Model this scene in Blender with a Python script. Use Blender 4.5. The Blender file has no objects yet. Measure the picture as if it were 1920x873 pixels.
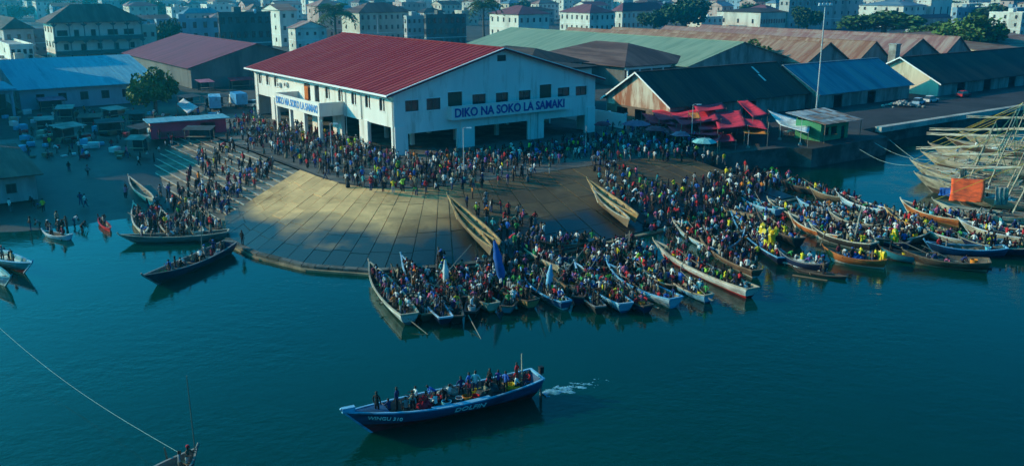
import bpy, bmesh, math, random
import numpy as np
from mathutils import Vector, Matrix, Quaternion
random.seed(7); rng = np.random.default_rng(7)
S = bpy.context.scene
COL = S.collection
PI = math.pi
# ------------------------------------------------------------------ camera
CAM_H = 28.0; PITCH = math.radians(15.2); FPX = 1717.0; CX, CY = 960.0, 436.5
cam_d = bpy.data.cameras.new('camera'); cam = bpy.data.objects.new('camera', cam_d); COL.objects.link(cam)
cam.location = (0, 0, CAM_H); cam.rotation_euler = (PI/2 - PITCH, 0, 0)
cam_d.sensor_width = 36.0; cam_d.lens = 36.0*FPX/1920.0; cam_d.clip_start = 0.5; cam_d.clip_end = 9000
S.camera = cam
# ------------------------------------------------------------------ sky, sun, exposure
SUN_EL = math.radians(21.5); SUN_AZ = math.radians(-12.0)          # light travels to the right of the view and slightly away
trav = Vector((math.cos(SUN_AZ)*math.cos(SUN_EL), math.sin(SUN_AZ)*math.cos(SUN_EL), -math.sin(SUN_EL)))
wd = bpy.data.worlds.new('World'); S.world = wd; wd.use_nodes = True
nt = wd.node_tree; bg = nt.nodes['Background']
sky = nt.nodes.new('ShaderNodeTexSky'); sky.sky_type = 'NISHITA'; sky.sun_disc = False
sky.sun_elevation = SUN_EL; sky.sun_rotation = math.atan2(-trav.x, -trav.y)
sky.air_density = 1.0; sky.dust_density = 5.0; sky.ozone_density = 3.0
tint = nt.nodes.new('ShaderNodeMix'); tint.data_type = 'RGBA'; tint.blend_type = 'MULTIPLY'; tint.inputs[0].default_value = 1.0
tint.inputs[7].default_value = (0.06, 1.12, 1.66, 1)               # the cool grade of the picture, the same all over the sky
nt.links.new(sky.outputs[0], tint.inputs[6]); nt.links.new(tint.outputs[2], bg.inputs[0])
bg.inputs[1].default_value = 0.15
sun_d = bpy.data.lights.new('sun', 'SUN'); sun = bpy.data.objects.new('sun', sun_d); COL.objects.link(sun)
sun_d.energy = 4.3; sun_d.angle = math.radians(0.6); sun_d.color = (1.0, 0.75, 0.42)
sun.rotation_euler = trav.to_track_quat('-Z', 'Y').to_euler(); sun.location = (-60, 60, 80)
vs = S.view_settings; vs.view_transform = 'Standard'; vs.look = 'None'; vs.exposure = 0.08; vs.gamma = 1.0; vs.use_curve_mapping = False
S.render.engine = 'CYCLES'; S.cycles.use_denoising = True
S.cycles.max_bounces = 5; S.cycles.diffuse_bounces = 3; S.cycles.glossy_bounces = 3; S.cycles.volume_bounces = 0; S.cycles.transparent_max_bounces = 6
S.cycles.sample_clamp_indirect = 4.0

# ------------------------------------------------------------------ where things stand
_F = np.array([0, math.cos(PITCH), -math.sin(PITCH)]); _U = np.array([0, math.sin(PITCH), math.cos(PITCH)]); _C = np.array([0, 0, CAM_H])
def P(px, py, z=3.0):
    """point of the plane at height z seen at a pixel of the 1920 wide photograph"""
    d = _F + np.array([1, 0, 0])*(px-CX)/FPX - _U*(py-CY)/FPX
    t = (z-CAM_H)/d[2]
    return _C + d*t
def proj(p):
    q = np.array(p, float) - _C; k = q @ _F
    return CX + FPX*q[0]/k, CY - FPX*(q @ _U)/k
GR = math.radians(36.0)                                            # the quarter's street grid
_gu = np.array([math.cos(GR), math.sin(GR), 0]); _gv = np.array([-math.sin(GR), math.cos(GR), 0])
C0 = P(741, 292, 3.0)
def G(u, v, z=3.0):
    q = C0 + _gu*u + _gv*v; return np.array([q[0], q[1], z])
def uv(p):
    q = np.array(p, float) - C0; return float(q @ _gu), float(q @ _gv)
def bis(fn, lo, hi, target, n=50):
    s = fn(hi) > fn(lo)
    for _ in range(n):
        m = (lo+hi)/2
        if (fn(m) < target) == s: lo = m
        else: hi = m
    return (lo+hi)/2
def u_at(px, v, z): return bis(lambda a: proj(G(a, v, z))[0], -60, 600, px)
def z_at(py, p): return bis(lambda a: proj((p[0], p[1], a))[1], -3, 80, py)
def v_from(px, u, z, lo=0, hi=400): return bis(lambda a: proj(G(u, a, z))[0], lo, hi, px)

# ------------------------------------------------------------------ materials
MATS = {}
def rgb(h):
    if isinstance(h, str):
        c = [int(h[i:i+2], 16)/255 for i in (0, 2, 4)]
        return tuple(x/12.92 if x <= .04045 else ((x+.055)/1.055)**2.4 for x in c)
    return h
def N(t, kind, **kw):
    n = t.nodes.new(kind)
    for k, v in kw.items(): setattr(n, k, v)
    return n
def mat(name, col, rough=.8, var=.2, scale=.6, stain=None, stain_amt=.4, stain_scale=.25, bump=.0, bscale=6, stretch=(1, 1, 1), metal=0., spec=.3, rnd=0., local=False):
    if name in MATS: return MATS[name]
    m = bpy.data.materials.new(name); m.use_nodes = True; t = m.node_tree; b = t.nodes['Principled BSDF']
    c = rgb(col); L = t.links.new
    b.inputs['Roughness'].default_value = rough; b.inputs['Metallic'].default_value = metal; b.inputs['Specular IOR Level'].default_value = spec
    if local: tc = N(t, 'ShaderNodeTexCoord'); src = tc.outputs['Object']
    else: tc = N(t, 'ShaderNodeNewGeometry'); src = tc.outputs['Position']
    mp = N(t, 'ShaderNodeMapping'); mp.inputs['Scale'].default_value = stretch
    L(src, mp.inputs['Vector'])
    n1 = N(t, 'ShaderNodeTexNoise'); n1.inputs['Scale'].default_value = scale; n1.inputs['Detail'].default_value = 6; n1.inputs['Roughness'].default_value = .65
    L(mp.outputs[0], n1.inputs['Vector'])
    r = N(t, 'ShaderNodeMapRange'); r.inputs[1].default_value = .3; r.inputs[2].default_value = .7; r.inputs[3].default_value = 1-var; r.inputs[4].default_value = 1+var
    L(n1.outputs[0], r.inputs[0])
    mx = N(t, 'ShaderNodeMix', data_type='RGBA', blend_type='MULTIPLY'); mx.inputs[0].default_value = 1
    mx.inputs[6].default_value = (*c, 1); L(r.outputs[0], mx.inputs[7]); out = mx.outputs[2]
    if stain:
        n2 = N(t, 'ShaderNodeTexNoise'); n2.inputs['Scale'].default_value = stain_scale; n2.inputs['Detail'].default_value = 8; n2.inputs['Roughness'].default_value = .7
        L(mp.outputs[0], n2.inputs['Vector'])
        r2 = N(t, 'ShaderNodeMapRange'); r2.inputs[1].default_value = .62-stain_amt*.4; r2.inputs[2].default_value = .72-stain_amt*.3
        L(n2.outputs[0], r2.inputs[0])
        m2 = N(t, 'ShaderNodeMix', data_type='RGBA'); m2.inputs[7].default_value = (*rgb(stain), 1)
        L(r2.outputs[0], m2.inputs[0]); L(out, m2.inputs[6]); out = m2.outputs[2]
    if rnd:
        oi = N(t, 'ShaderNodeObjectInfo'); r3 = N(t, 'ShaderNodeMapRange'); r3.inputs[3].default_value = 1-rnd; r3.inputs[4].default_value = 1+rnd
        L(oi.outputs['Random'], r3.inputs[0])
        m3 = N(t, 'ShaderNodeMix', data_type='RGBA', blend_type='MULTIPLY'); m3.inputs[0].default_value = 1
        L(out, m3.inputs[6]); L(r3.outputs[0], m3.inputs[7]); out = m3.outputs[2]
    L(out, b.inputs['Base Color'])
    if bump:
        n4 = N(t, 'ShaderNodeTexNoise'); n4.inputs['Scale'].default_value = bscale; n4.inputs['Detail'].default_value = 4
        L(mp.outputs[0], n4.inputs['Vector'])
        bp = N(t, 'ShaderNodeBump'); bp.inputs['Strength'].default_value = bump; bp.inputs['Distance'].default_value = .1
        L(n4.outputs[0], bp.inputs['Height']); L(bp.outputs[0], b.inputs['Normal'])
    MATS[name] = m; return m
def roofmat(name, col, axis='x', stain=None, amt=.4, var=.15, rough=.55, pitch=.35, depth=.05, sscale=.12):
    """corrugated sheet: ribs run across the local axis; weathering runs down the slope"""
    if name in MATS: return MATS[name]
    st = (1, .12, .12) if axis == 'x' else (.12, 1, .12)
    m = mat(name, col, max(rough,.7), var, .5, stain, amt, sscale*4, 0, stretch=st, local=True, spec=.12); t = m.node_tree; b = t.nodes['Principled BSDF']; L = t.links.new
    tc = N(t, 'ShaderNodeTexCoord'); w = N(t, 'ShaderNodeTexWave'); w.bands_direction = 'X' if axis == 'x' else 'Y'
    w.inputs['Scale'].default_value = PI/10/pitch*1.0
    L(tc.outputs['Object'], w.inputs['Vector'])
    bp = N(t, 'ShaderNodeBump'); bp.inputs['Strength'].default_value = .5; bp.inputs['Distance'].default_value = depth
    L(w.outputs['Fac'], bp.inputs['Height']); L(bp.outputs[0], b.inputs['Normal'])
    return m

# ------------------------------------------------------------------ meshes and objects
class MB:
    def __init__(s): s.v = []; s.f = []; s.m = []
    def add(s, vs, fs, mi=0):
        o = len(s.v); s.v += [tuple(map(float, p)) for p in vs]
        for f in fs: s.f.append([o+i for i in f]); s.m.append(mi)
        return s
    def box(s, x0, x1, y0, y1, z0, z1, mi=0):
        return s.add([(x0,y0,z0),(x1,y0,z0),(x1,y1,z0),(x0,y1,z0),(x0,y0,z1),(x1,y0,z1),(x1,y1,z1),(x0,y1,z1)],
                     [(0,3,2,1),(4,5,6,7),(0,1,5,4),(1,2,6,5),(2,3,7,6),(3,0,4,7)], mi)
    def hexa(s, b, t, mi=0):                                        # four bottom points, four top points, both counter-clockwise from above
        return s.add(list(b)+list(t), [(0,3,2,1),(4,5,6,7),(0,1,5,4),(1,2,6,5),(2,3,7,6),(3,0,4,7)], mi)
    def prism(s, pts, z0, z1, mi=0):
        n = len(pts)
        return s.add([(x,y,z0) for x,y in pts]+[(x,y,z1) for x,y in pts],
                     [tuple(range(n-1,-1,-1)), tuple(range(n,2*n))]+[(i,(i+1)%n,n+(i+1)%n,n+i) for i in range(n)], mi)
    def tube(s, pts, r, n=6, mi=0, cap=True):
        pts = [Vector(p) for p in pts]; k = len(pts); rs = r if isinstance(r, (list, tuple)) else [r]*k
        vs = []
        for i, p in enumerate(pts):
            d = (pts[min(i+1,k-1)]-pts[max(i-1,0)]).normalized()
            a = d.orthogonal().normalized() if i == 0 else (a - d*a.dot(d)).normalized()
            c = d.cross(a)
            vs += [p+(a*math.cos(2*PI*j/n)+c*math.sin(2*PI*j/n))*rs[i] for j in range(n)]
        fs = [(i*n+j, i*n+(j+1)%n, (i+1)*n+(j+1)%n, (i+1)*n+j) for i in range(k-1) for j in range(n)]
        if cap: fs += [tuple(range(n-1,-1,-1)), tuple(range((k-1)*n, k*n))]
        return s.add(vs, fs, mi)
    def lathe(s, prof, n=10, mi=0, c=(0,0,0)):
        vs = [(c[0]+r*math.cos(2*PI*j/n), c[1]+r*math.sin(2*PI*j/n), c[2]+z) for r, z in prof for j in range(n)]
        k = len(prof)
        fs = [(i*n+j, i*n+(j+1)%n, (i+1)*n+(j+1)%n, (i+1)*n+j) for i in range(k-1) for j in range(n)]
        if prof[0][0] > 1e-4: fs.append(tuple(range(n-1,-1,-1)))
        if prof[-1][0] > 1e-4: fs.append(tuple(range((k-1)*n, k*n)))
        return s.add(vs, fs, mi)
    def mesh(s, name, mats, smooth=False):
        me = bpy.data.meshes.new(name); me.from_pydata(s.v, [], s.f)
        for m in (mats if isinstance(mats, (list, tuple)) else [mats]): me.materials.append(m)
        me.polygons.foreach_set('material_index', s.m)
        if smooth: me.polygons.foreach_set('use_smooth', [True]*len(s.f))
        me.update(); return me
    def build(s, name, mats, parent=None, loc=(0,0,0), rz=0, smooth=False):
        return put(name, s.mesh(name, mats, smooth), parent, loc, rz)
def put(name, me, parent=None, loc=(0,0,0), rz=0, sc=None):
    o = bpy.data.objects.new(name, me); COL.objects.link(o); o.location = [float(c) for c in loc]; o.rotation_euler = (0, 0, rz)
    if sc is not None: o.scale = (sc,)*3 if isinstance(sc, (int, float)) else sc
    if parent: o.parent = parent
    return o
LABELLED = []
def tag(o, label, cat, group=None, kind=None, auto=False):
    o['label'] = label
    if cat: o['category'] = cat
    if group: o['group'] = group
    if kind: o['kind'] = kind
    LABELLED.append((o, auto)); return o
def struct(o, label=None):
    o['kind'] = 'structure'
    if label: o['label'] = label
    return o
def thing(name, label, cat, loc=(0,0,0), rz=0, group=None, auto=False):
    o = bpy.data.objects.new(name, None); COL.objects.link(o); o.location = [float(c) for c in loc]; o.rotation_euler = (0,0,rz); o.empty_display_size = .3
    return tag(o, label, cat, group, None, auto)
def text_mesh(name, body, size, m, extrude=.03, bold=.0, align='LEFT', shear=0):
    cu = bpy.data.curves.new(name, 'FONT'); cu.body = body; cu.size = size; cu.extrude = extrude; cu.offset = bold; cu.align_x = align; cu.resolution_u = 3; cu.shear = shear
    ob = bpy.data.objects.new(name, cu); COL.objects.link(ob)
    dg = bpy.context.evaluated_depsgraph_get(); me = bpy.data.meshes.new_from_object(ob.evaluated_get(dg))
    bpy.data.objects.remove(ob); bpy.data.curves.remove(cu); me.name = name
    me.materials.clear(); me.materials.append(m); return me
def wall_cols(mb, length, openings, top, y0, y1, axis='x', mi=0, z0=0.0, cuts=()):
    """a wall with real openings: openings (a0,a1,z0,z1); top(a) its upper edge; y0..y1 its thickness"""
    xs = sorted(set([0, length]+[o[0] for o in openings]+[o[1] for o in openings]+list(cuts)))
    for a, b in zip(xs[:-1], xs[1:]):
        if b-a < 1e-4: continue
        holes = sorted((o[2], o[3]) for o in openings if o[0] <= a+1e-5 and o[1] >= b-1e-5)
        z = z0; spans = []
        for h0, h1 in holes:
            if h0 > z+1e-4: spans.append((z, h0, h0))
            z = h1
        spans.append((z, top(a), top(b)))
        for zb, ta, tb in spans:
            if axis == 'x': mb.hexa([(a,y0,zb),(b,y0,zb),(b,y1,zb),(a,y1,zb)], [(a,y0,ta),(b,y0,tb),(b,y1,tb),(a,y1,ta)], mi)
            else: mb.hexa([(y0,a,zb),(y1,a,zb),(y1,b,zb),(y0,b,zb)], [(y0,a,ta),(y1,a,ta),(y1,b,tb),(y0,b,tb)], mi)
    return mb
# ------------------------------------------------------------------ the setting
def water_mat():
    m = bpy.data.materials.new('sea_water'); m.use_nodes = True; t = m.node_tree; b = t.nodes['Principled BSDF']; L = t.links.new
    b.inputs['Roughness'].default_value = .06; b.inputs['IOR'].default_value = 1.33; b.inputs['Specular IOR Level'].default_value = .5; b.inputs['Specular Tint'].default_value = (.8,.92,.58,1)
    g = N(t, 'ShaderNodeNewGeometry')
    n = N(t, 'ShaderNodeTexNoise'); n.inputs['Scale'].default_value = .03; n.inputs['Detail'].default_value = 4
    L(g.outputs['Position'], n.inputs['Vector'])
    mx = N(t, 'ShaderNodeMix', data_type='RGBA'); mx.inputs[6].default_value = (.0, .014, .009, 1); mx.inputs[7].default_value = (.0, .044, .032, 1)
    L(n.outputs[0], mx.inputs[0]); L(mx.outputs[2], b.inputs['Base Color'])
    h = None
    for sc, st, amp in ((.55, (1, 1.6, 1), .7), (1.9, (1, 1.3, 1), .35), (6., (1, 1, 1), .10)):
        mp = N(t, 'ShaderNodeMapping'); mp.inputs['Scale'].default_value = st; mp.inputs['Rotation'].default_value = (0, 0, sc)
        L(g.outputs['Position'], mp.inputs['Vector'])
        k = N(t, 'ShaderNodeTexNoise'); k.inputs['Scale'].default_value = sc; k.inputs['Detail'].default_value = 3
        L(mp.outputs[0], k.inputs['Vector'])
        a = N(t, 'ShaderNodeMath', operation='MULTIPLY'); a.inputs[1].default_value = amp; L(k.outputs[0], a.inputs[0])
        if h is None: h = a.outputs[0]
        else:
            s = N(t, 'ShaderNodeMath', operation='ADD'); L(h, s.inputs[0]); L(a.outputs[0], s.inputs[1]); h = s.outputs[0]
    wp = N(t, 'ShaderNodeTexNoise'); wp.inputs['Scale'].default_value = .045; wp.inputs['Detail'].default_value = 5; wp.inputs['Distortion'].default_value = 1.2; wmp = N(t, 'ShaderNodeMapping'); wmp.inputs['Scale'].default_value = (.6,1.8,1); L(g.outputs['Position'], wmp.inputs['Vector']); L(wmp.outputs[0], wp.inputs['Vector'])
    ws = N(t, 'ShaderNodeMapRange'); ws.inputs[1].default_value = .38; ws.inputs[2].default_value = .62; ws.inputs[3].default_value = .10; ws.inputs[4].default_value = .55; L(wp.outputs[0], ws.inputs[0])   # wind patches
    bp = N(t, 'ShaderNodeBump'); L(ws.outputs[0], bp.inputs['Strength']); bp.inputs['Distance'].default_value = .14
    L(h, bp.inputs['Height']); L(bp.outputs[0], b.inputs['Normal'])
    return m
sea = MB().add([(-1500,-400,0),(2500,-400,0),(2500,1200,0),(-1500,1200,0)], [(0,1,2,3)]).build('water', water_mat()); struct(sea, 'calm teal harbour water')
m_ground = mat('packed_earth', (.062,.058,.05), .9, .3, .15, (.03,.03,.028), .5, .05, .3)
m_asphalt = mat('asphalt', (.035,.036,.037), .85, .25, .3, (.02,.02,.02), .4, .1, .2)
m_conc = mat('old_concrete', (.34,.32,.28), .85, .2, .5, (.16,.14,.11), .4, .2, .2)
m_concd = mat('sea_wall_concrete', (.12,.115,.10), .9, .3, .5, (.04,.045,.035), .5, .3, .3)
m_white = mat('white_paint', (.76,.75,.70), .7, .06, .4, (.52,.50,.44), .25, .15)
m_dark = mat('dark_interior', (.012,.012,.013), .6, .1)
SW = -26.0
# ground of the town: one sheet behind the sea wall, reaching past the far end of the view
gp = [(-16,-3),(-15.6,-13),(-13.6,-18),(-10,-21.3),(-5,-22.8),(36,-23.8),(40,-27.5),(54,-30),(56,-33.2),(76,-33.6),(80,SW),(900,SW),(2400,SW),(2400,2400),(-900,2400),(-900,52),(-30,52),(-16,40)]
gb = MB(); gb.add([G(u,v,3.0) for u,v in gp], [tuple(range(len(gp)))])
struct(gb.build('ground', m_ground), 'packed grey ground of the quayside quarter')
def topc(s):   # upper edge of the ramp, s 0..1
    pts = [(-15.9,-1.5),(-15.9,-8),(-15.3,-13),(-13.4,-18),(-9.8,-21.3),(-5,-22.8),(4,-23),(14,-23.2),(25,-23.5),(36,-23.8)]
    return lerp_pts(pts, s)
def botc(s):
    pts = [(-31.2,-14.2),(-33.6,-22),(-33,-29),(-30.4,-36.5),(-25.8,-41.8),(-18.5,-45.2),(-6,-47),(10,-46.6),(23,-46),(36,-45.6)]
    return lerp_pts(pts, s)
def lerp_pts(pts, s):
    k = s*(len(pts)-1); i = min(int(k), len(pts)-2); f = k-i
    return (pts[i][0]*(1-f)+pts[i+1][0]*f, pts[i][1]*(1-f)+pts[i+1][1]*f)
def ramp_pt(s, t):
    a, b = topc(s), botc(s); z0 = 3.0; z1 = .35 if s > .12 else .35+(.12-s)/.12*.75
    return a[0]*(1-t)+b[0]*t, a[1]*(1-t)+b[1]*t, z0*(1-t)+z1*t
def ramp_mat(name):
    m = mat(name, (.70,.40,.155), .8, .18, .35, (.42,.225,.08), .38, .14, .25, 5, rnd=.14); t = m.node_tree; b = t.nodes['Principled BSDF']; L = t.links.new
    src = b.inputs['Base Color'].links[0].from_socket
    # weed and tide mark: the lower metre of the ramp is wet, dark and green
    g = N(t, 'ShaderNodeNewGeometry'); sx = N(t, 'ShaderNodeSeparateXYZ'); L(g.outputs['Position'], sx.inputs[0])
    n = N(t, 'ShaderNodeTexNoise'); n.inputs['Scale'].default_value = .12; n.inputs['Detail'].default_value = 5; L(g.outputs['Position'], n.inputs['Vector'])
    ad = N(t, 'ShaderNodeMath', operation='MULTIPLY_ADD'); ad.inputs[1].default_value = 2.2; ad.inputs[2].default_value = -1.1; L(n.outputs[0], ad.inputs[0])
    su = N(t, 'ShaderNodeMath', operation='ADD'); L(sx.outputs[2], su.inputs[0]); L(ad.outputs[0], su.inputs[1])
    r = N(t, 'ShaderNodeMapRange'); r.inputs[1].default_value = 1.75; r.inputs[2].default_value = 1.0; L(su.outputs[0], r.inputs[0])
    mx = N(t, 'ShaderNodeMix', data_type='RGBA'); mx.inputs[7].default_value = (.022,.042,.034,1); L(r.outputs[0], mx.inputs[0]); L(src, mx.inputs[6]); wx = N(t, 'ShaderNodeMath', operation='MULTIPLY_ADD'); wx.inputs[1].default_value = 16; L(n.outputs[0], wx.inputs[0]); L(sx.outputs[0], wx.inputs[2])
    wr = N(t, 'ShaderNodeMapRange'); wr.inputs[1].default_value = -6; wr.inputs[2].default_value = 3; wr.inputs[3].default_value = 1.0; wr.inputs[4].default_value = .17; L(wx.outputs[0], wr.inputs[0])   # wet right side of the ramp, with the market's shade painted into its colour
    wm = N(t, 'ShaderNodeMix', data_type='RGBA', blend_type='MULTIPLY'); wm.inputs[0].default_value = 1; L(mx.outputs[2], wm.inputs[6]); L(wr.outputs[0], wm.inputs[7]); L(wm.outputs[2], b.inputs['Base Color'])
    rr = N(t, 'ShaderNodeMapRange'); rr.inputs[3].default_value = .78; rr.inputs[4].default_value = .35; L(r.outputs[0], rr.inputs[0]); L(rr.outputs[0], b.inputs['Roughness'])
    return m
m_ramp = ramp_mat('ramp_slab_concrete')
ns = 90
rb = MB(); vsn = []
for i in range(ns+1):
    for t in (0, 1.0):
        u_, v_, z_ = ramp_pt(i/ns, t); vsn.append(G(u_, v_, z_-.12))
    u_, v_, z_ = ramp_pt(i/ns, 1.0); u2, v2, _ = ramp_pt(i/ns, 1.03); vsn.append(G(u2, v2, z_-.15)); vsn.append(G(u2, v2, -1.5))
rb.add(vsn, [(i*4+j, i*4+j+1, i*4+j+5, i*4+j+4) for i in range(ns) for j in range(3)])
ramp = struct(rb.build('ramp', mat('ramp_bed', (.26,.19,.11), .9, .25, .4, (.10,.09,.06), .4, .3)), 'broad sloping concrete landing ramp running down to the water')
SE = [0, .045, .09, .135, .175, .215, .25, .285, .32, .355, .39, .425, .46, .495, .53]
x = .53
while x < .998: x = min(1, x+.026); SE.append(x)
for i in range(len(SE)-1):
    TE = [0, .2, .41, .62, .82, 1.0] if i % 2 else [0, .24, .45, .66, .84, 1.0]
    for j in range(5):
        gs, gt = .0007, .002
        s0, s1, t0, t1 = SE[i]+gs, SE[i+1]-gs, TE[j]+gt, TE[j+1]-gt
        dz = random.uniform(-.02, .02)
        q = [ramp_pt(s, t) for s, t in ((s0,t0),(s0,t1),(s1,t1),(s1,t0))]
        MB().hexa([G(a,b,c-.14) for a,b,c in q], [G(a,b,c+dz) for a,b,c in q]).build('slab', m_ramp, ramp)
# low kerb along the foot of the ramp, in lengths
for i in range(26):
    s0, s1 = .06+i*.024, .06+(i+1)*.024-.0012
    q = []
    for s, t in ((s0,.985),(s0,1.018),(s1,1.018),(s1,.985)):
        a, b, c = ramp_pt(s, t); q.append((a, b))
    MB().hexa([G(a,b,-.6) for a,b in q], [G(a,b,.5) for a,b in q]).build('kerb_stone', m_concd, ramp)
# broad steps beside the ramp
m_step = mat('step_concrete', (.22,.18,.13), .85, .25, .5, (.10,.085,.065), .45, .3, .2, rnd=.12)
m_nose = mat('step_nosing', (.42,.39,.32), .8, .2, .7, (.2,.18,.15), .3, .4)
steps = struct(MB().add([G(-16,44,2.7),G(-33,36,-.2),G(-33,-15.5,-.2),G(-16.2,-1.6,2.7)], [(0,1,2,3)]).build('steps', m_concd), 'broad concrete steps descending to the beach beside the ramp')
def vfront(u): return -1.6 + (u+16.0)*(12.6/15.2)
NST = 11; SD = 15.6/NST
def step_z(u): return 3.0 - (min(max(int((-16-u)/SD), 0), NST-1)+1)*.215
for k in range(NST):
    ua, ub = -16-k*SD, -16-(k+1)*SD; z = 3.0-(k+1)*.215
    vb = 42-k*.9
    v = vfront(ua)+.2; n = 0
    while v < vb-2:
        v2 = min(v+5.2, vb)
        va0 = v if n else vfront(ua)+.1; vb0 = v if n else vfront(ub)+.1
        MB().hexa([G(ub+.0,vb0,z-1.6),G(ua,va0,z-1.6),G(ua,v2-.05,z-1.6),G(ub,v2-.05,z-1.6)], [G(ub,vb0,z),G(ua,va0,z),G(ua,v2-.05,z),G(ub,v2-.05,z)]).build('step_block', m_step, steps)
        MB().hexa([G(ub-.06,vb0,z-.05),G(ub+.10,vb0,z-.05),G(ub+.10,v2-.05,z-.05),G(ub-.06,v2-.05,z-.05)], [G(ub-.06,vb0,z+.03),G(ub+.10,vb0,z+.03),G(ub+.10,v2-.05,z+.03),G(ub-.06,v2-.05,z+.03)]).build('nosing', m_nose, steps)
        v = v2; n += 1
# beach to the left of the steps
def beach_z(u, v):
    d = v - (-9 - (u+31)*.22)
    return max(-2.0, min(2.96, -.15 + d*.062 + .10*math.sin(u*.35)*math.cos(v*.27)))
m_sand = mat('wet_dark_sand', (.055,.048,.037), .6, .35, .2, (.022,.022,.02), .45, .1, .4, 3, spec=.4)
bv = []; bf = []; us = np.linspace(-16, -150, 50); vv = np.linspace(-55, 60, 60)
for a in us:
    for b in vv: bv.append(G(a, b, beach_z(a, b)-(.9 if a > -31 else 0)))
for i in range(len(us)-1):
    for j in range(len(vv)-1): bf.append((i*60+j, i*60+j+1, (i+1)*60+j+1, (i+1)*60+j))
struct(MB().add(bv, bf).build('beach', m_sand, smooth=True), 'dark wet sand beach beside the market steps')
# sea wall and quay to the right
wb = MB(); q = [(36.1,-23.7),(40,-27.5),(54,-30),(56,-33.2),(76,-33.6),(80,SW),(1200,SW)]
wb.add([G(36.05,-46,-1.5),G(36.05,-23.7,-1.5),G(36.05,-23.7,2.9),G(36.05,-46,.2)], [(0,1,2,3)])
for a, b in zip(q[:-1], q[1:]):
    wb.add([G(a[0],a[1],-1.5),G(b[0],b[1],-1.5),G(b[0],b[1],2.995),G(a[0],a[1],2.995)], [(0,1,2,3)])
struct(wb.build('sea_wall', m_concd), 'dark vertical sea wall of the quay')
road = MB().add([G(u,v,3.006) for u,v in ((76,-25.2),(900,-25.2),(900,-12),(76,-12))], [(0,1,2,3)]).build('road', m_asphalt); struct(road, 'dark asphalt quay road')
kerb = struct(MB().add([G(u,v,3.004) for u,v in ((84,-27.2),(900,-27.2),(900,-25.3),(84,-25.3))], [(0,1,2,3)]).build('kerb', m_concd), 'pale stone kerb along the quay edge')
m_kerb = mat('kerb_stone_pale', (.42,.39,.33), .85, .15, .4, (.22,.2,.17), .35, .3, .15, rnd=.08)
for k in range(46):
    a = 84+k*3.0
    MB().hexa([G(u,v,2.2) for u,v in ((a,-27.3),(a+2.95,-27.3),(a+2.95,-26.0),(a,-26.0))], [G(u,v,3.16) for u,v in ((a,-27.3),(a+2.95,-27.3),(a+2.95,-26.0),(a,-26.0))]).build('kerb_stone', m_kerb, kerb)
# paving of the market apron
apron = MB().add([G(u,v,3.008) for u,v in ((-15.6,40),(-15.4,-12),(-13.2,-17.6),(-9.6,-21),(-5,-22.5),(50,-23.8),(50,60),(-10,60))], [(0,1,2,3,4,5,6,7)]).build('pavement', mat('apron_concrete', (.15,.13,.105), .85, .25, .3, (.07,.062,.052), .5, .15, .2)); struct(apron, 'worn concrete pavement round the fish market')
def ground_z(u, v):
    if u > -15.5 and v > -22.5: return 3.0
    if u <= -15.5 and v > vfront(u) and v < 42 and u > -31.6: return step_z(u)
    if u < -31.6: return beach_z(u, v)
    return None
RP = [(i/120, j/14, ramp_pt(i/120, j/14)) for i in range(121) for j in range(15)]
RA = np.array([p[2] for p in RP])
def ramp_z(u, v):
    d = (RA[:,0]-u)**2+(RA[:,1]-v)**2; i = np.argsort(d)[:4]
    if d[i[0]] > 6: return None
    w = 1/(d[i]+.01); return float((RA[i,2]*w).sum()/w.sum())
def stand_z(u, v):
    z = ground_z(u, v)
    if z is None: z = ramp_z(u, v)
    return z
# ------------------------------------------------------------------ the fish market
def wall_paint(name, base, drip):
    """old lime wash: rain streaks running down, patches and a sooty foot"""
    m = mat(name, base, .75, .07, .35, drip, .22, .5, .08, 8, stretch=(1, 1, .16), local=True); return m
m_mwall = wall_paint('market_white_paint', (.76,.74,.66), (.57,.53,.44))
m_trim = mat('white_trim', (.80,.79,.74), .6, .06, .6)
m_mroof = roofmat('market_red_sheet', (.25,.014,.022), 'y', (.29,.04,.04), .38, .16, .45, 1.0, .06)
m_glass = mat('dark_glass', (.02,.025,.03), .12, .2, .8, spec=.6)
m_frame = mat('window_frame_dark', (.10,.085,.07), .6, .1)
m_wood = mat('door_wood', (.11,.055,.03), .6, .2, 1.5)
m_signblue = mat('sign_blue', (.012,.03,.26), .5, .05)
m_signpale = mat('sign_pale_blue', (.07,.28,.62), .6, .1)
m_pipe = mat('pipe_grey', (.45,.45,.42), .5, .1)
m_acwhite = mat('appliance_white', (.72,.72,.70), .45, .05)
MW = u_at(1114.5, 0, 5.0); MD = v_from(476, 0, 11.5); MH = 9.4
AP = z_at(88, G(MW/2, 0))-3.0-.35; 
market = thing('fish_market', 'large white two storey fish market with dark red metal roof and blue lettering', 'building', G(0,0,3.0), GR)
def fu(px, z): return u_at(px, 0, 3+z)
def fv(px, z): return v_from(px, 0, 3+z, 0, 90)
f_open = []
for a, b, ty in ((765,857,246),(890,990,231.5),(1020,1097,219.5)):
    ua, ub = fu(a,3), fu(b,3); zt = z_at(ty, G((ua+ub)/2,0))-3.0
    f_open.append((ua, ub, 0.0, zt))
f_win = []
for a, b, ty, by in ((760,785,188,209),(800,826,184,206),(886,911,176.5,196.5),(930,953,173.5,192),(973,995,169.5,187.5),(1046,1068,164,182),(1079.5,1100,161.5,179)):
    ua, ub = fu(a,7), fu(b,7); c = G((ua+ub)/2,0); f_win.append((ua, ub, z_at(by,c)-3, z_at(ty,c)-3))
f_door = []
for a, b, ty, by in ((840,867,172.5,204),(1012,1034,158.5,189)):
    ua, ub = fu(a,7), fu(b,7); c = G((ua+ub)/2,0); f_door.append((ua, ub, z_at(by,c)-3, z_at(ty,c)-3))
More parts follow.
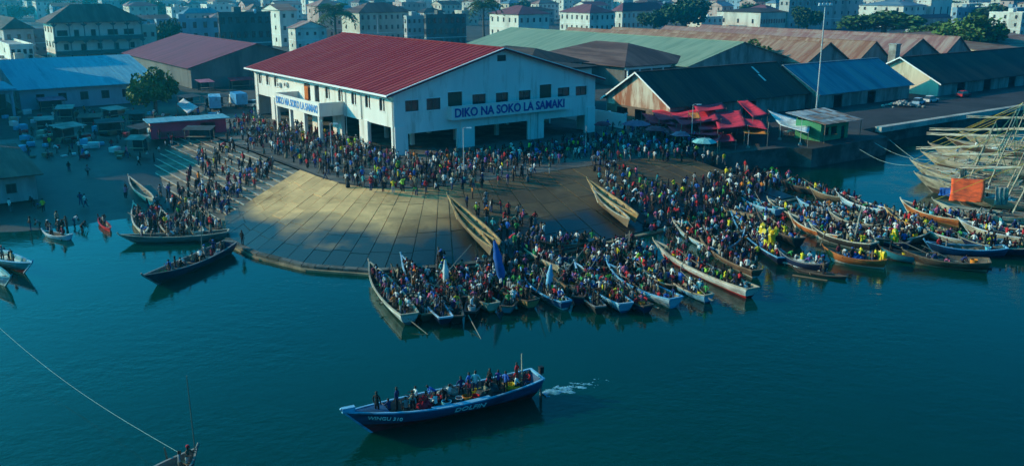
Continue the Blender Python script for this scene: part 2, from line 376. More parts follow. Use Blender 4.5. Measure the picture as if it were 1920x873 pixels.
vent = (fu(932.5,12), fu(949,12)); cz = G(sum(vent)/2,0); vent = (vent[0], vent[1], z_at(115,cz)-3, z_at(103.5,cz)-3)
gable = lambda a: MH + (AP-MH)*(1-abs(a-MW/2)/(MW/2))
fw = MB(); wall_cols(fw, MW, f_open+f_win+f_door+[vent], gable, 0.0, .35, 'x', 0, 0.0, cuts=(MW/2,))
fw.build('front_wall', m_mwall, market)
l_open = []
for a, b in ((735,692),(677,643),(627,597),(588,573),(545,517),(511,484)):
    l_open.append((fv(a,3)+.25, fv(b,3), 0.0, 4.15))
l_win = []
for c in (716,689,663,638,614,517,502,488):
    vc = fv(c, 7.4); l_win.append((vc-.85, vc+.85, 6.35, 8.25))
vd1, vd2 = fv(594,7), fv(576,7)
l_door = [(vd1-.95,vd1+.95,5.35,8.2),(vd2-1.3,vd2+1.3,5.35,8.2)]
lw = MB(); wall_cols(lw, MD-.35, [(max(a-.35,.0),b-.35,c,d) for a,b,c,d in l_open+l_win+l_door], lambda a: MH, 0.0, .35, 'y')
lo = lw.build('side_wall', m_mwall, market, (0,.35,0))
bw = MB(); wall_cols(bw, MW, [], gable, MD-.35, MD, 'x', cuts=(MW/2,)); bw.build('rear_wall', m_mwall, market)
rw = MB(); wall_cols(rw, MD-.7, [(4,12,0,4),(16,24,0,4),(30,38,0,4)], lambda a: MH, MW-.35, MW, 'y'); rw.build('far_wall', m_mwall, market, (0,.35,0))
MB().box(.4,MW-.4,.4,MD-.4,0.012,.03).build('floor', m_concd, market)
MB().box(.4,MW-.4,.4,MD-.4,4.75,5.0).build('upper_floor', m_conc, market)
MB().box(6.0,6.2,.4,MD-.4,5.0,9.3).build('partition', m_mwall, market)
MB().box(.4,MW-.4,6.0,6.2,5.0,9.3).build('partition', m_mwall, market)
colm = MB().box(-.3,.3,-.3,.3,.03,4.75).mesh('inner_column', m_mwall)
for i in range(4):
    for j in range(6): put('inner_column', colm, market, (7+i*8.3, 7+j*8.6, 0))
def win_unit(w, h, t=.09, two=True, fm=None):
    b = MB()
    b.box(0,w,.0,.10,0,t,0).box(0,w,.0,.10,h-t,h,0).box(0,t,.001,.099,t,h-t,0).box(w-t,w,.001,.099,t,h-t,0)
    if two: b.box(w/2-t/2,w/2+t/2,.002,.098,t,h-t,0)
    b.box(t,w-t,.06,.08,t,h-t,1); return b
for a, b, c, d in f_win:
    win_unit(b-a, d-c).build('window', [m_frame, m_glass], market, (a,.14,c))
    MB().box(a-.12,b+.12,-.09,.0,d,d+.12).build('lintel', m_trim, market); MB().box(a-.15,b+.15,-.12,.0,c-.12,c).build('sill', m_trim, market)
for a, b, c, d in f_door:
    dd = MB().box(a,b,.16,.22,c,d).build('door', m_wood, market)
    MB().box(a-.12,b+.12,-.09,.0,d,d+.12).build('lintel', m_trim, market)
v0 = MB()
for k in range(6): z = vent[2]+(vent[3]-vent[2])*k/6; v0.box(vent[0],vent[1],.08,.2,z+.03,z+.13)
v0.build('vent_louvre', m_frame, market); MB().box(vent[0],vent[1],.24,.3,vent[2],vent[3]).build('vent_back', m_dark, market)
wl = {}
for a, b, c, d in l_win:
    wm = MB(); w, h = b-a, d-c
    for q in (0, w/2+.12): 
        wm.box(0,.1,q,q+w/2-.12,0,.08,0).box(0,.1,q,q+w/2-.12,h-.08,h,0).box(0,.1,q,q+.08,.08,h-.08,0).box(0,.1,q+w/2-.2,q+w/2-.12,.08,h-.08,0); wm.box(.05,.07,q+.08,q+w/2-.2,.08,h-.08,1)
    wm.box(-.02,.16,w/2-.12,w/2+.12,0,h,2)
    wm.build('window', [m_frame, m_glass, m_trim], market, (.15,a,c))
    MB().box(-.1,.0,a-.12,b+.12,c-.1,c).build('sill', m_trim, market)
for (a, b, c, d), mm in zip(l_door, (m_glass, m_wood)): MB().box(.2,.26,a,b,c,d).build('door', mm, market)
# roof
OV, OF, TH = 1.5, .9, .16
sl = (AP-MH)/(MW/2); rf = MB()
def rz_(x): return MH + sl*x + .22 if x <= MW/2 else MH + sl*(MW-x) + .22
y0, y1 = -OF, MD+OF
for xa, xb in ((-OV, MW/2), (MW/2, MW+OV)):
    rf.hexa([(xa,y0,rz_(xa)-TH),(xb,y0,rz_(xb)-TH),(xb,y1,rz_(xb)-TH),(xa,y1,rz_(xa)-TH)], [(xa,y0,rz_(xa)),(xb,y0,rz_(xb)),(xb,y1,rz_(xb)),(xa,y1,rz_(xa))])
roof = rf.build('roof', m_mroof, market)
sm_ = MB().hexa([(-OV,-.035,rz_(-OV)-.01),(MW/2-.32,-.035,rz_(MW/2-.32)-.01),(MW/2-.32,.035,rz_(MW/2-.32)-.01),(-OV,.035,rz_(-OV)-.01)], [(-OV,-.03,rz_(-OV)+.07),(MW/2-.32,-.03,rz_(MW/2-.32)+.07),(MW/2-.32,.03,rz_(MW/2-.32)+.07),(-OV,.03,rz_(-OV)+.07)]).mesh('seam', m_mroof)
for k in range(int((y1-y0)/1.5)): put('seam', sm_, roof, (0,y0+.8+k*1.5,0))
MB().box(MW/2-.3,MW/2+.3,y0,y1,AP+.2,AP+.32).build('ridge_cap', m_mroof, roof)
def rake(y, nm, sgn):
    b = MB()
    for xa, xb in ((-OV, MW/2), (MW/2, MW+OV)):
        b.hexa([(xa,y,rz_(xa)-.34),(xb,y,rz_(xb)-.34),(xb,y+.06,rz_(xb)-.34),(xa,y+.06,rz_(xa)-.34)], [(xa,y,rz_(xa)-.17),(xb,y,rz_(xb)-.17),(xb,y+.06,rz_(xb)-.17),(xa,y+.06,rz_(xa)-.17)])
    return b.build(nm, m_mroof, roof)
rake(y0-.0, 'barge_board', 1)
b = MB()
for xa, xb in ((-OV, MW/2), (MW/2, MW+OV)):
    b.hexa([(xa,y0-.08,rz_(xa)-.05),(xb,y0-.08,rz_(xb)-.05),(xb,y0+.14,rz_(xb)+.0),(xa,y0+.14,rz_(xa)+.0)], [(xa,y0-.08,rz_(xa)+.07),(xb,y0-.08,rz_(xb)+.07),(xb,y0+.14,rz_(xb)+.07),(xa,y0+.14,rz_(xa)+.07)])
b.build('barge_trim', m_trim, roof)
zg = rz_(-OV)
MB().box(-OV-.16,-OV-.0,y0,y1,zg-.26,zg+.02).build('gutter', m_trim, roof)
MB().box(-OV+.02,-.02,y0+.1,y1-.1,zg-.28,zg-.22).build('soffit', m_trim, roof)
for px in (675, 700, 735, 773):                                     # translucent roof sheets near the ridge
    pass
m_sky = mat('translucent_sheet', (.62,.60,.52), .5, .15, .6)
for pa in ((650,74.5,679,63.5),(692,78,723,67),(738,83,773,71),(792,87,827,75.5)):
    # the two ends of each strip, found on the slope
    e = []
    for qx, qy in ((pa[0],pa[1]),(pa[2],pa[3])):
        d = _F + np.array([1,0,0])*(qx-CX)/FPX - _U*(qy-CY)/FPX
        lo, hi = 60., 400.
        for _ in range(60):
            m = (lo+hi)/2; p = _C+d*m; uu, vv_ = uv(p)
            if p[2]-3 > rz_(uu): lo = m
            else: hi = m
        p = _C+d*lo; e.append(uv(p))
    yc = (e[0][1]+e[1][1])/2; xa, xb = sorted((e[0][0], e[1][0]))
    MB().hexa([(xa,yc-.75,rz_(xa)-.02),(xb,yc-.75,rz_(xb)-.02),(xb,yc+.75,rz_(xb)-.02),(xa,yc+.75,rz_(xa)-.02)], [(xa,yc-.75,rz_(xa)+.035),(xb,yc-.75,rz_(xb)+.035),(xb,yc+.75,rz_(xb)+.035),(xa,yc+.75,rz_(xa)+.035)]).build('skylight', m_sky, roof)
# balcony with the lettering on the gable front
BP = 1.3
ba, bb = fu(838,5)+.1, fu(1066,5)-.1
bz0 = z_at(226, G(ba,-BP))-3; bz1 = bz0+2.05
bal = MB().box(ba,bb,-BP,-BP+.16,bz0,bz1).box(ba,ba+.16,-BP+.16,0,bz0,bz1).box(bb-.16,bb,-BP+.16,0,bz0,bz1).build('balcony_parapet', m_mwall, market)
MB().box(ba+.16,bb-.16,-BP+.16,0,bz0,bz0+.2).build('balcony_floor', m_conc, bal)
MB().box(ba-.05,bb+.05,-BP-.06,-BP+.2,bz1,bz1+.09).build('coping', m_trim, bal)
def fit_text(body, width, height, m, ex=.04, bold=.012):
    me = text_mesh('lettering', body, 1.0, m, ex, bold); co = np.array([v.co[:] for v in me.vertices]); mn, mx = co.min(0), co.max(0)
    for v in me.vertices: v.co = ((v.co.x-mn[0])/(mx[0]-mn[0])*width, (v.co.y-mn[1])/(mx[1]-mn[1])*height, (v.co.z-mn[2])*1.0)
    me.update(); return me
ta, tb = u_at(853,-BP,3+bz0+1), u_at(1058,-BP,3+bz0+1)
ft = fit_text('DIKO NA SOKO LA SAMAKI', tb-ta, 1.42, m_signblue, .04, .02)
lt = put('lettering', ft, bal, (ta,-BP-.005,bz0+.36)); lt.rotation_euler = (PI/2,0,0); lt['label'] = 'blue lettering reading DIKO NA SOKO LA SAMAKI on the gable front'
# pilasters between the openings
for xa, xb in ((0.0,f_open[0][0]-.5),(f_open[0][1]+.6,f_open[1][0]-.6),(f_open[1][1]+.5,f_open[2][0]-.4),(f_open[2][1]+.4,MW)):
    MB().box(xa+.01,xb-.01,-.16,-.003,0,4.4 if xb > 3 else 4.3).build('pilaster', m_mwall, market)
# side balcony
va, vb = fv(646,5.0), None
SBP = 4.4
va = bis(lambda a: proj(G(0,a,3+6.2))[0], 0, 90, 645); vo = bis(lambda a: proj(G(-SBP,va,3+6.2))[0], 0, 1, 598)
SBP = bis(lambda a: proj(G(-a,va,3+6.0))[0], 0, 12, 598); vb = bis(lambda a: proj(G(-SBP,a,3+6.0))[0], va, 90, 515)
SBP = min(SBP, 6.0)
sz0, sz1 = 4.3, 6.5
sb = MB().box(-SBP,-SBP+.16,va,vb,sz0,sz1).box(-SBP+.16,0,va,va+.16,sz0,sz1).box(-SBP+.16,0,vb-.16,vb,sz0,sz1).build('side_balcony', m_mwall, market)
MB().box(-SBP+.16,0,va+.16,vb-.16,sz0,sz0+.25).build('balcony_floor', m_conc, sb)
st = fit_text('DIKO NA SOKO LA SAMAKI', (vb-va)*.93, 1.25, m_signpale, .03, .015)
so = put('lettering', st, sb, (-SBP-.005, vb-(vb-va)*.035, sz0+.5)); so.rotation_euler = (PI/2,0,-PI/2); so['label'] = 'pale blue lettering reading DIKO NA SOKO LA SAMAKI on the side balcony'
for k in range(4):
    yy = va+.3+k*(vb-va-.9)/3
    MB().box(-SBP+.05,-SBP+.6,yy,yy+.55,0,sz0).build('balcony_pillar', m_mwall, market)
# side pillars proud of the wall
edges = [0.35]+[e for o in l_open for e in (o[0], o[1])]+[MD]
for k in range(1, len(l_open)):
    a, b = l_open[k-1][1], l_open[k][0]
    MB().box(-.22,-.003,a+.08,max(b-.08,a+.4),0,4.3).build('pillar', m_mwall, market)
for vq in (.25, fv(678,6), fv(650,8.2)+.4, fv(484,6)):
    MB().tube([(-.1,vq,.1),(-.1,vq,MH-1.2),(-OV+.1,vq,zg-.3)], .07, 6).build('downpipe', m_pipe, market)
MB().tube([(f_open[1][1]+1.9,-.22,.1),(f_open[1][1]+1.9,-.22,6.0)], .08, 6).build('downpipe', m_pipe, market)
# appliances and cloth on the side balcony
def acunit(v, z):
    b = MB().box(-.42,0,0,1.1,0,.75).build('case', m_acwhite, None)
    o = thing('air_conditioner', 'white air conditioning unit hung beside the windows above the side balcony', 'air conditioner', G(-.01, v, 3+z), GR, 'air conditioners', True)
    b.parent = o; MB().lathe([(.0,.0),(.3,.0),(.3,.03),(.05,.05)], 12, 0, (0,0,0)).build('fan_guard', m_frame, o, (-.45,.55,.38)).rotation_euler = (0,-PI/2,0)
acunit(fv(527,7.5), 6.6); acunit(fv(540,7.5), 6.9)
m_orange = mat('orange_cloth', (.62,.16,.03), .9, .2, 2)
cl = MB(); nn = 8
for i in range(nn+1):
    yv = i*.2
    for j in range(6): cl.v.append((-.02-.08*math.sin(i*1.9)-.03*j/5, yv, 2.7-j*.5))
cl.f = [(i*6+j,i*6+j+1,(i+1)*6+j+1,(i+1)*6+j) for i in range(nn) for j in range(5)]; cl.m = [0]*len(cl.f)
oc = cl.build('hanging_cloth', m_orange, None, G(-.12, vd2-.8, 3+5.0), GR, True); tag(oc, 'orange cloth hung over a doorway above the side balcony', 'cloth')
sd = oc.modifiers.new('thickness', 'SOLIDIFY'); sd.thickness = .02
# ------------------------------------------------------------------ sheds
m_rust = roofmat('rusty_sheet', (.30,.17,.11), 'y', (.20,.085,.045), .5, .3, .7, .8)
m_tan = roofmat('tan_rusty_roof', (.36,.22,.15), 'y', (.24,.10,.06), .5, .3, .7, 1.2)
m_rusty2 = roofmat('red_brown_roof', (.27,.12,.10), 'y', (.36,.24,.19), .4, .25, .7, 1.2)
m_green = roofmat('green_roof', (.17,.24,.16), 'y', (.25,.30,.20), .5, .2, .65, 1.2)
m_darkroof = roofmat('dark_grey_roof', (.042,.036,.032), 'x', (.085,.05,.036), .42, .3, .75, 1.0)
m_blueroof = roofmat('blue_grey_roof', (.10,.19,.25), 'x', (.17,.24,.26), .42, .3, .6, 1.0)
m_purple = roofmat('maroon_roof', (.20,.07,.08), 'y', (.13,.05,.06), .4, .2, .6, 1.0)
m_bluelight = roofmat('light_blue_roof', (.12,.34,.42), 'x', (.08,.26,.34), .35, .15, .55, 1.1)
m_brownroof = roofmat('brown_roof', (.10,.05,.04), 'x', (.16,.09,.07), .4, .25, .7, 1.0)
m_shedwall = mat('shed_wall', (.26,.27,.24), .85, .2, .4, (.13,.13,.11), .4, .3, stretch=(1,1,.25))
m_cream = mat('cream_wall', (.62,.55,.40), .85, .15, .4, (.42,.34,.22), .35, .3, stretch=(1,1,.25))
m_rustwall = None
def rust_gable():
    m = mat('cream_sheet_with_rust', (.58,.50,.38), .75, .12, .6, (.30,.11,.05), .50, .45, stretch=(1,1,.22), local=True); return m
m_rustwall = rust_gable()
m_vwood = mat('weathered_wood', (.16,.12,.085), .85, .3, 1.2)
def shed(name, label, u0, v0, w, d, h, rise, axis, wallm, roofm, ov=.7, gm=None, low=None, zb=3.0, cat='shed', doors=(), trim=None):
    """gabled shed; axis is the ridge direction (x along the front street, y away from it)"""
    t = thing(name, label, cat, G(u0,v0,zb), GR)
    mid = (d if axis == 'x' else w)/2
    if axis == 'x':
        g = lambda a: h + rise*(1-abs(a-mid)/mid)
        b = MB(); wall_cols(b, w, [(x0,x1,0,z1) for s,x0,x1,z1 in doors if s == 'f'], lambda a: h, 0, .25, 'x'); b.build('wall', wallm, t)
        b = MB(); wall_cols(b, w, [], lambda a: h, d-.25, d, 'x'); b.build('wall', wallm, t)
        for nm, xx in (('gable', 0), ('gable', w-.25)):
            if low and xx == 0:
                b = MB(); wall_cols(b, d-.5, [(a,c,0,low-.4) for a,c in ((1.5,4),(6,9),(11,14))], lambda a: low, xx, xx+.2, 'y'); b.build('lower_wall', m_vwood, t, (0,.25,0))
                b = MB(); wall_cols(b, d-.5, [], lambda a: g(a+.25), xx-.06, xx+.2, 'y', 0, low, cuts=(mid-.25,)); b.build(nm, gm or wallm, t, (0,.25,0))
            else:
                b = MB(); wall_cols(b, d-.5, [], lambda a: g(a+.25), xx, xx+.25, 'y', cuts=(mid-.25,)); b.build(nm, (gm if xx == 0 and gm else wallm), t, (0,.25,0))
        s = rise/mid; rr = lambda y: h+s*y+.15 if y <= mid else h+s*(d-y)+.15
        b = MB()
        for ya, yb in ((-ov,mid),(mid,d+ov)):
            b.hexa([(-ov,ya,rr(ya)-.12),(w+ov,ya,rr(ya)-.12),(w+ov,yb,rr(yb)-.12),(-ov,yb,rr(yb)-.12)], [(-ov,ya,rr(ya)),(w+ov,ya,rr(ya)),(w+ov,yb,rr(yb)),(-ov,yb,rr(yb))])
        r = b.build('roof', roofm, t)
        MB().box(-ov,w+ov,mid-.28,mid+.28,h+rise+.06,h+rise+.2).build('ridge_cap', roofm, r)
        if trim:
            b = MB()
            for ya, yb in ((-ov,mid),(mid,d+ov)):
                b.hexa([(-ov-.08,ya,rr(ya)-.28),(-ov+.0,ya,rr(ya)-.28),(-ov+.0,yb,rr(yb)-.28),(-ov-.08,yb,rr(yb)-.28)], [(-ov-.08,ya,rr(ya)+.04),(-ov,ya,rr(ya)+.04),(-ov,yb,rr(yb)+.04),(-ov-.08,yb,rr(yb)+.04)])
            b.build('barge_board', trim, r)
    else:
        g = lambda a: h + rise*(1-abs(a-mid)/mid)
        b = MB(); wall_cols(b, w, [(x0,x1,0,z1) for s,x0,x1,z1 in doors if s == 'f'], g, 0, .25, 'x', cuts=(mid,)); b.build('gable', gm or wallm, t)
        b = MB(); wall_cols(b, w, [], g, d-.25, d, 'x', cuts=(mid,)); b.build('gable', wallm, t)
        for xx in (0, w-.25): b = MB(); wall_cols(b, d-.5, [], lambda a: h, xx, xx+.25, 'y'); b.build('wall', wallm, t, (0,.25,0))
        s = rise/mid; rr = lambda x: h+s*x+.15 if x <= mid else h+s*(w-x)+.15
        b = MB()
        for xa, xb in ((-ov,mid),(mid,w+ov)):
            b.hexa([(xa,-ov,rr(xa)-.12),(xb,-ov,rr(xb)-.12),(xb,d+ov,rr(xb)-.12),(xa,d+ov,rr(xa)-.12)], [(xa,-ov,rr(xa)),(xb,-ov,rr(xb)),(xb,d+ov,rr(xb)),(xa,d+ov,rr(xa))])
        r = b.build('roof', roofm, t)
        MB().box(mid-.3,mid+.3,-ov,d+ov,h+rise+.06,h+rise+.2).build('ridge_cap', roofm, r)
        if trim:
            b = MB()
            for xa, xb in ((-ov,mid),(mid,w+ov)):
                b.hexa([(xa,-ov-.08,rr(xa)-.28),(xb,-ov-.08,rr(xb)-.28),(xb,-ov,rr(xb)-.28),(xa,-ov,rr(xa)-.28)], [(xa,-ov-.08,rr(xa)+.05),(xb,-ov-.08,rr(xb)+.05),(xb,-ov,rr(xb)+.05),(xa,-ov,rr(xa)+.05)])
            b.build('barge_board', trim, r)
    return t, r
se, sr = shed('dark_warehouse', 'dark roofed warehouse with rust streaked cream gable beside the red awnings', 55.7, -2.4, 39.5, 17.4, 3.6, 5.3, 'x', m_shedwall, m_darkroof, .8, m_rustwall, 2.4, doors=(('f',8,12,2.8),('f',20,24,2.8)), trim=m_trim)
for a, b in ((27.0,9.2),(31.0,6.8),(30.6,4.6)):                      # slipped pale sheets on the dark roof
    s = 5.3/8.7; z = lambda y: 3.6+s*y+.15
    MB().hexa([(a,b-1.0,z(b-1.0)-.0),(a+.5,b-1.0,z(b-1.0)),(a+.5,b+.9,z(b+.9)),(a,b+.9,z(b+.9))], [(a,b-1.0,z(b-1.0)+.05),(a+.5,b-1.0,z(b-1.0)+.05),(a+.5,b+.9,z(b+.9)+.05),(a,b+.9,z(b+.9)+.05)]).build('loose_sheet', m_sky, sr) if b < 8 else None
shed('blue_warehouse', 'long warehouse with blue grey sheet roof on the quay road', 96.2, -5.0, 33.0, 18.4, 3.3, 5.0, 'x', m_shedwall, m_blueroof, .7, doors=(('f',5,8,2.6),('f',17,20,2.6)))
shed('cream_warehouse', 'long dark roofed warehouse with plain cream gable at the far end of the quay', 138, -7.0, 150, 20, 3.2, 5.0, 'x', m_shedwall, m_darkroof, .9, m_cream, trim=m_trim, doors=tuple(('f',8+i*12,11.5+i*12,2.6) for i in range(7)))
shed('green_shed', 'very long green roofed shed behind the hip roofed building', 109.0, 44, 41, 104, 4.8, 5.2, 'y', m_shedwall, m_green, .8, trim=None)
shed('tan_shed', 'tan rust patched long shed, largest of the gabled row', 146.6, 36, 18.5, 112, 4.4, 4.9, 'y', m_shedwall, m_tan, .6, trim=m_frame)
shed('tan_shed', 'narrower tan roofed shed second in the gabled row', 166.4, 33.4, 14.5, 110, 4.4, 4.7, 'y', m_shedwall, m_tan, .5, trim=m_frame)
shed('red_brown_shed', 'red brown roofed shed third in the gabled row', 182, 30.4, 20.5, 104, 4.6, 4.8, 'y', m_shedwall, m_rusty2, .5, trim=m_frame)
shed('red_brown_shed', 'red brown roofed shed last in the gabled row beside the big tree', 204, 29.4, 14.5, 104, 4.6, 4.8, 'y', m_shedwall, m_rusty2, .5, trim=m_frame)
shed('tan_shed', 'pale tan roofed shed behind the cream gabled warehouse', 232, 32, 60, 60, 4.0, 4.5, 'x', m_cream, m_tan, .5)
ch = thing('chimney', 'square grey chimney rising between the gabled sheds', 'chimney', G(172.5,26,3), GR)
MB().box(0,2.2,0,2.2,0,8.6).build('shaft', m_conc, ch); MB().box(-.15,2.35,-.15,2.35,8.6,8.9).build('cap_stone', m_conc, ch)

# ------------------------------------------------------------------ houses
WIN = {}
def win_mesh(w, h, axis, fm, gm, key):
    k = (round(w,2), round(h,2), axis, key)
    if k not in WIN:
        b = MB(); f = .12
        if axis == 'x':
            b.box(0,w,-.10,0,0,f,0).box(0,w,-.10,0,h-f,h,0).box(0,f,-.10,0,f,h-f,0).box(w-f,w,-.10,0,f,h-f,0).box(f,w-f,-.03,-.005,f,h-f,1).box(w/2-.05,w/2+.05,-.06,-.03,f,h-f,0)
        else:
            b.box(-.10,0,0,w,0,f,0).box(-.10,0,0,w,h-f,h,0).box(-.10,0,0,f,f,h-f,0).box(-.10,0,w-f,w,f,h-f,0).box(-.03,-.005,f,w-f,f,h-f,1).box(-.06,-.03,w/2-.05,w/2+.05,f,h-f,0)
        WIN[k] = b.mesh('window', [fm, gm])
    return WIN[k]
m_hw = [mat('house_wall_white', (.70,.66,.55), .85, .10, .2, (.45,.42,.35), .35, .12, stretch=(1,1,.3)),
        mat('house_wall_cream', (.58,.50,.38), .85, .12, .2, (.38,.31,.23), .35, .12, stretch=(1,1,.3)),
        mat('house_wall_grey', (.42,.41,.37), .85, .14, .2, (.24,.23,.20), .4, .12, stretch=(1,1,.3)),
        mat('house_wall_pink', (.52,.36,.30), .85, .12, .2, (.34,.22,.18), .35, .12, stretch=(1,1,.3)),
        mat('house_wall_dark', (.13,.13,.12), .85, .2, .2, (.07,.07,.07), .4, .12, stretch=(1,1,.3)),
        mat('house_wall_blue', (.24,.36,.42), .85, .12, .2, (.15,.24,.29), .35, .12, stretch=(1,1,.3))]
HWN = ['white', 'cream', 'grey', 'pinkish', 'dark', 'pale blue']
m_hr = [m_purple, m_rusty2, m_brownroof, m_darkroof, m_tan, m_blueroof]
HRN = ['maroon', 'red brown', 'brown', 'dark grey', 'tan', 'blue grey']
m_shut = mat('shutter_brown', (.07,.05,.04), .7, .2)
m_flat = mat('flat_roof', (.34,.33,.30), .9, .25, .2, (.18,.17,.15), .45, .1)
def house_box(name, label, u, v, w, d, h, storeys, wm, roof, rm, rise=2.6, nl=3, nr=3, ww=1.0, wh=1.6, ov=.6, zb=3.0, auto=False, group=None, cat='house', extra=True):
    t = thing(name, label, cat, G(u,v,zb), GR, group, auto)
    MB().box(0,w,0,d,0,h).build('wall', wm, t)
    if roof == 'hip':
        k = min(w, d)/2
        a = [(-ov,-ov,h),(w+ov,-ov,h),(w+ov,d+ov,h),(-ov,d+ov,h)]
        if w >= d: r1, r2 = (k,d/2,h+rise), (w-k,d/2,h+rise); fs = [(0,1,5,4),(1,2,5),(2,3,4,5),(3,0,4)]
        else: r1, r2 = (w/2,k,h+rise), (w/2,d-k,h+rise); fs = [(0,1,4),(1,2,5,4),(2,3,5),(3,0,4,5)]
        if abs(w-d) < .3: r2 = (r1[0]+.3, r1[1], r1[2]) if w >= d else (r1[0], r1[1]+.3, r1[2])
        b = MB().add(a+[r1, r2], fs); 
        b.add([(p[0],p[1],p[2]-.18) for p in a]+a, [(3,2,1,0),(0,1,5,4),(1,2,6,5),(2,3,7,6),(3,0,4,7)])
        ro = b.build('roof', rm, t); ro.location.z = .19
    elif roof == 'gx' or roof == 'gy':
        b = MB(); 
        if roof == 'gx':
            b.add([(-ov,-ov,h),(w+ov,-ov,h),(w+ov,d+ov,h),(-ov,d+ov,h),(-ov,d/2,h+rise),(w+ov,d/2,h+rise)], [(0,1,5,4),(2,3,4,5),(3,2,1,0)])
            MB().add([(0,0,h),(0,d,h),(0,d/2,h+rise*.93),(w,0,h),(w,d,h),(w,d/2,h+rise*.93)], [(0,2,1),(3,4,5)]).build('gable', wm, t)
        else:
            b.add([(-ov,-ov,h),(w+ov,-ov,h),(w+ov,d+ov,h),(-ov,d+ov,h),(w/2,-ov,h+rise),(w/2,d+ov,h+rise)], [(0,4,5,3),(1,2,5,4),(3,2,1,0)])
            MB().add([(0,0,h),(w,0,h),(w/2,0,h+rise*.93),(0,d,h),(w,d,h),(w/2,d,h+rise*.93)], [(0,1,2),(3,5,4)]).build('gable', wm, t)
        ro = b.build('roof', rm, t); ro.location.z = .02
    else:
        ro = MB().box(.3,w-.3,.3,d-.3,h,h+.04).build('roof', m_flat, t)
        b = MB().box(-.1,w+.1,-.1,.25,h+.002,h+.7).box(-.1,w+.1,d-.25,d+.1,h+.002,h+.7).box(-.1,.25,.25,d-.25,h+.002,h+.7).box(w-.25,w+.1,.25,d-.25,h+.002,h+.7)
        b.build('parapet', wm, t)
        if extra and w > 7: MB().box(w*.3,w*.3+2.6,d*.4,d*.4+2.4,h+.04,h+2.3).build('stair_head', wm, ro); MB().lathe([(.6,0),(.62,1.2),(.3,1.45)], 8).build('water_tank', m_darkroof if random.random() < .5 else m_acwhite, ro, (w*.7,d*.5,h+.05))
    sh = h/storeys; m_w = m_shut if random.random() < .6 else m_frame
    for s in range(storeys):
        z = s*sh + sh*.5 - wh*.35
        for n, L, ax in ((nl, d, 'y'), (nr, w, 'x')):
            if not n: continue
            me = win_mesh(ww, wh, ax, m_w, m_glass, m_w.name)
            for k in range(n):
                p = (k+.5)/n*L - ww/2
                put('window', me, t, (0,p,z) if ax == 'y' else (p,0,z))
    if storeys > 1 and extra:
        MB().box(-.08,w+.08,-.08,-.002,sh-.12,sh+.1).box(-.08,-.002,-.002,d+.08,sh-.12,sh+.1).build('string_course', m_white, t)
    return t
def hpx(cx, by, ty, lx, rx, zb=3.0):
    c = P(cx, by, zb); u, v = uv(c); h = z_at(ty, c)-zb
    d = bis(lambda a: proj(G(u,v+a,zb+h))[0], .5, 300, lx); w = bis(lambda a: proj(G(u+a,v,zb+h))[0], .5, 300, rx)
    return u, v, w, d, h
def house(name, label, px, storeys, wi, roof, ri, rise=2.6, nl=3, nr=3, ww=1.0, wh=1.6, **kw):
    u, v, w, d, h = hpx(*px)
    return house_box(name, label, u, v, w, d, h, storeys, m_hw[wi], roof, m_hr[ri] if ri is not None else m_flat, rise, nl, nr, ww, wh, **kw)
#                                                            corner x, base y, eave y, left x, right x
house('white_house', 'white two storey house with maroon hip roof above the green shed', (972,76,28,918,1030), 2, 0, 'hip', 0, 3.6, 5, 5, 1.1, 2.0)
house('white_house', 'white house with purple hip roof and two rows of windows', (1105,64,25,1050,1153), 2, 0, 'hip', 0, 4.0, 6, 5, 1.1, 2.2)
house('white_house', 'wide white house with purple roof left of the large dark tree', (1166,58,22,1148,1250), 2, 0, 'hip', 0, 4.5, 2, 10, 1.1, 2.2)
house('white_block', 'long low white block with a row of close windows', (1424,60,24,1345,1492), 1, 0, 'hip', 3, 2.0, 3, 14, 1.2, 2.2)
house('grey_block', 'large grey block with three rows of small windows', (1476,58,-2,1462,1612), 3, 2, 'flat', None, 0, 2, 10, 1.2, 1.8, ov=.3)
house('pale_block', 'pale block with hip roof behind the flat topped tree', (1690,52,12,1612,1738), 3, 0, 'hip', 5, 3, 4, 4, 1.3, 1.8)
house('white_tower_house', 'tall white house with three slit windows near the picture edge', (1741,50,-2,1737,1786), 1, 0, 'flat', None, 0, 0, 3, 1.1, 5.0)
house('blue_house', 'pale blue block right of the tall white house', (1790,58,17,1786,1860), 2, 5, 'flat', None, 0, 1, 6, 1.2, 1.6)
house('dark_roof_house', 'low house with purple sheet roof beside a small white gable', (1718,62,36,1700,1784), 1, 2, 'gx', 0, 2.0, 1, 5, 1.0, 1.2)
house('dark_roof_house', 'dark blue roofed house at the right edge of the town', (1862,66,42,1848,1935), 1, 2, 'gx', 5, 3, 1, 5, 1.0, 1.4)
house('beige_block', 'beige and grey block with wide hip roof behind the red market roof', (676,82,25,640,772), 3, 1, 'hip', 2, 4.0, 2, 9, 1.0, 1.8)
house('grey_annex', 'grey annex with white parapet beside the beige block', (764,84,33,757,800), 3, 2, 'flat', None, 0, 1, 4, 1.0, 1.6)
house('arcaded_house', 'dark house with white arcaded windows and balconies', (800,92,31,795,874), 3, 4, 'flat', None, 0, 1, 7, 1.3, 2.2)
house('white_house', 'white house with tan roof left of the palm', (528,88,20,490,556), 3, 0, 'gx', 4, 2.4, 2, 2, 1.1, 1.6)
house('red_roof_house', 'small white gabled house with red roof below the palm', (556,98,54,540,612), 2, 0, 'gy', 1, 2.6, 1, 4, .9, 1.2)
house('pink_house', 'pinkish block with red roof behind the palm', (600,76,12,575,642), 3, 3, 'hip', 1, 3, 2, 3, 1.0, 1.6)
house('white_tower_house', 'narrow white tower house at the left of the palm group', (498,76,2,494,506), 4, 0, 'flat', None, 0, 1, 1, .9, 1.3)
house('vine_house', 'dark flat roofed block grown with climbing plants', (300,104,40,290,432), 3, 5, 'flat', None, 0, 1, 7, 1.3, 2.2)
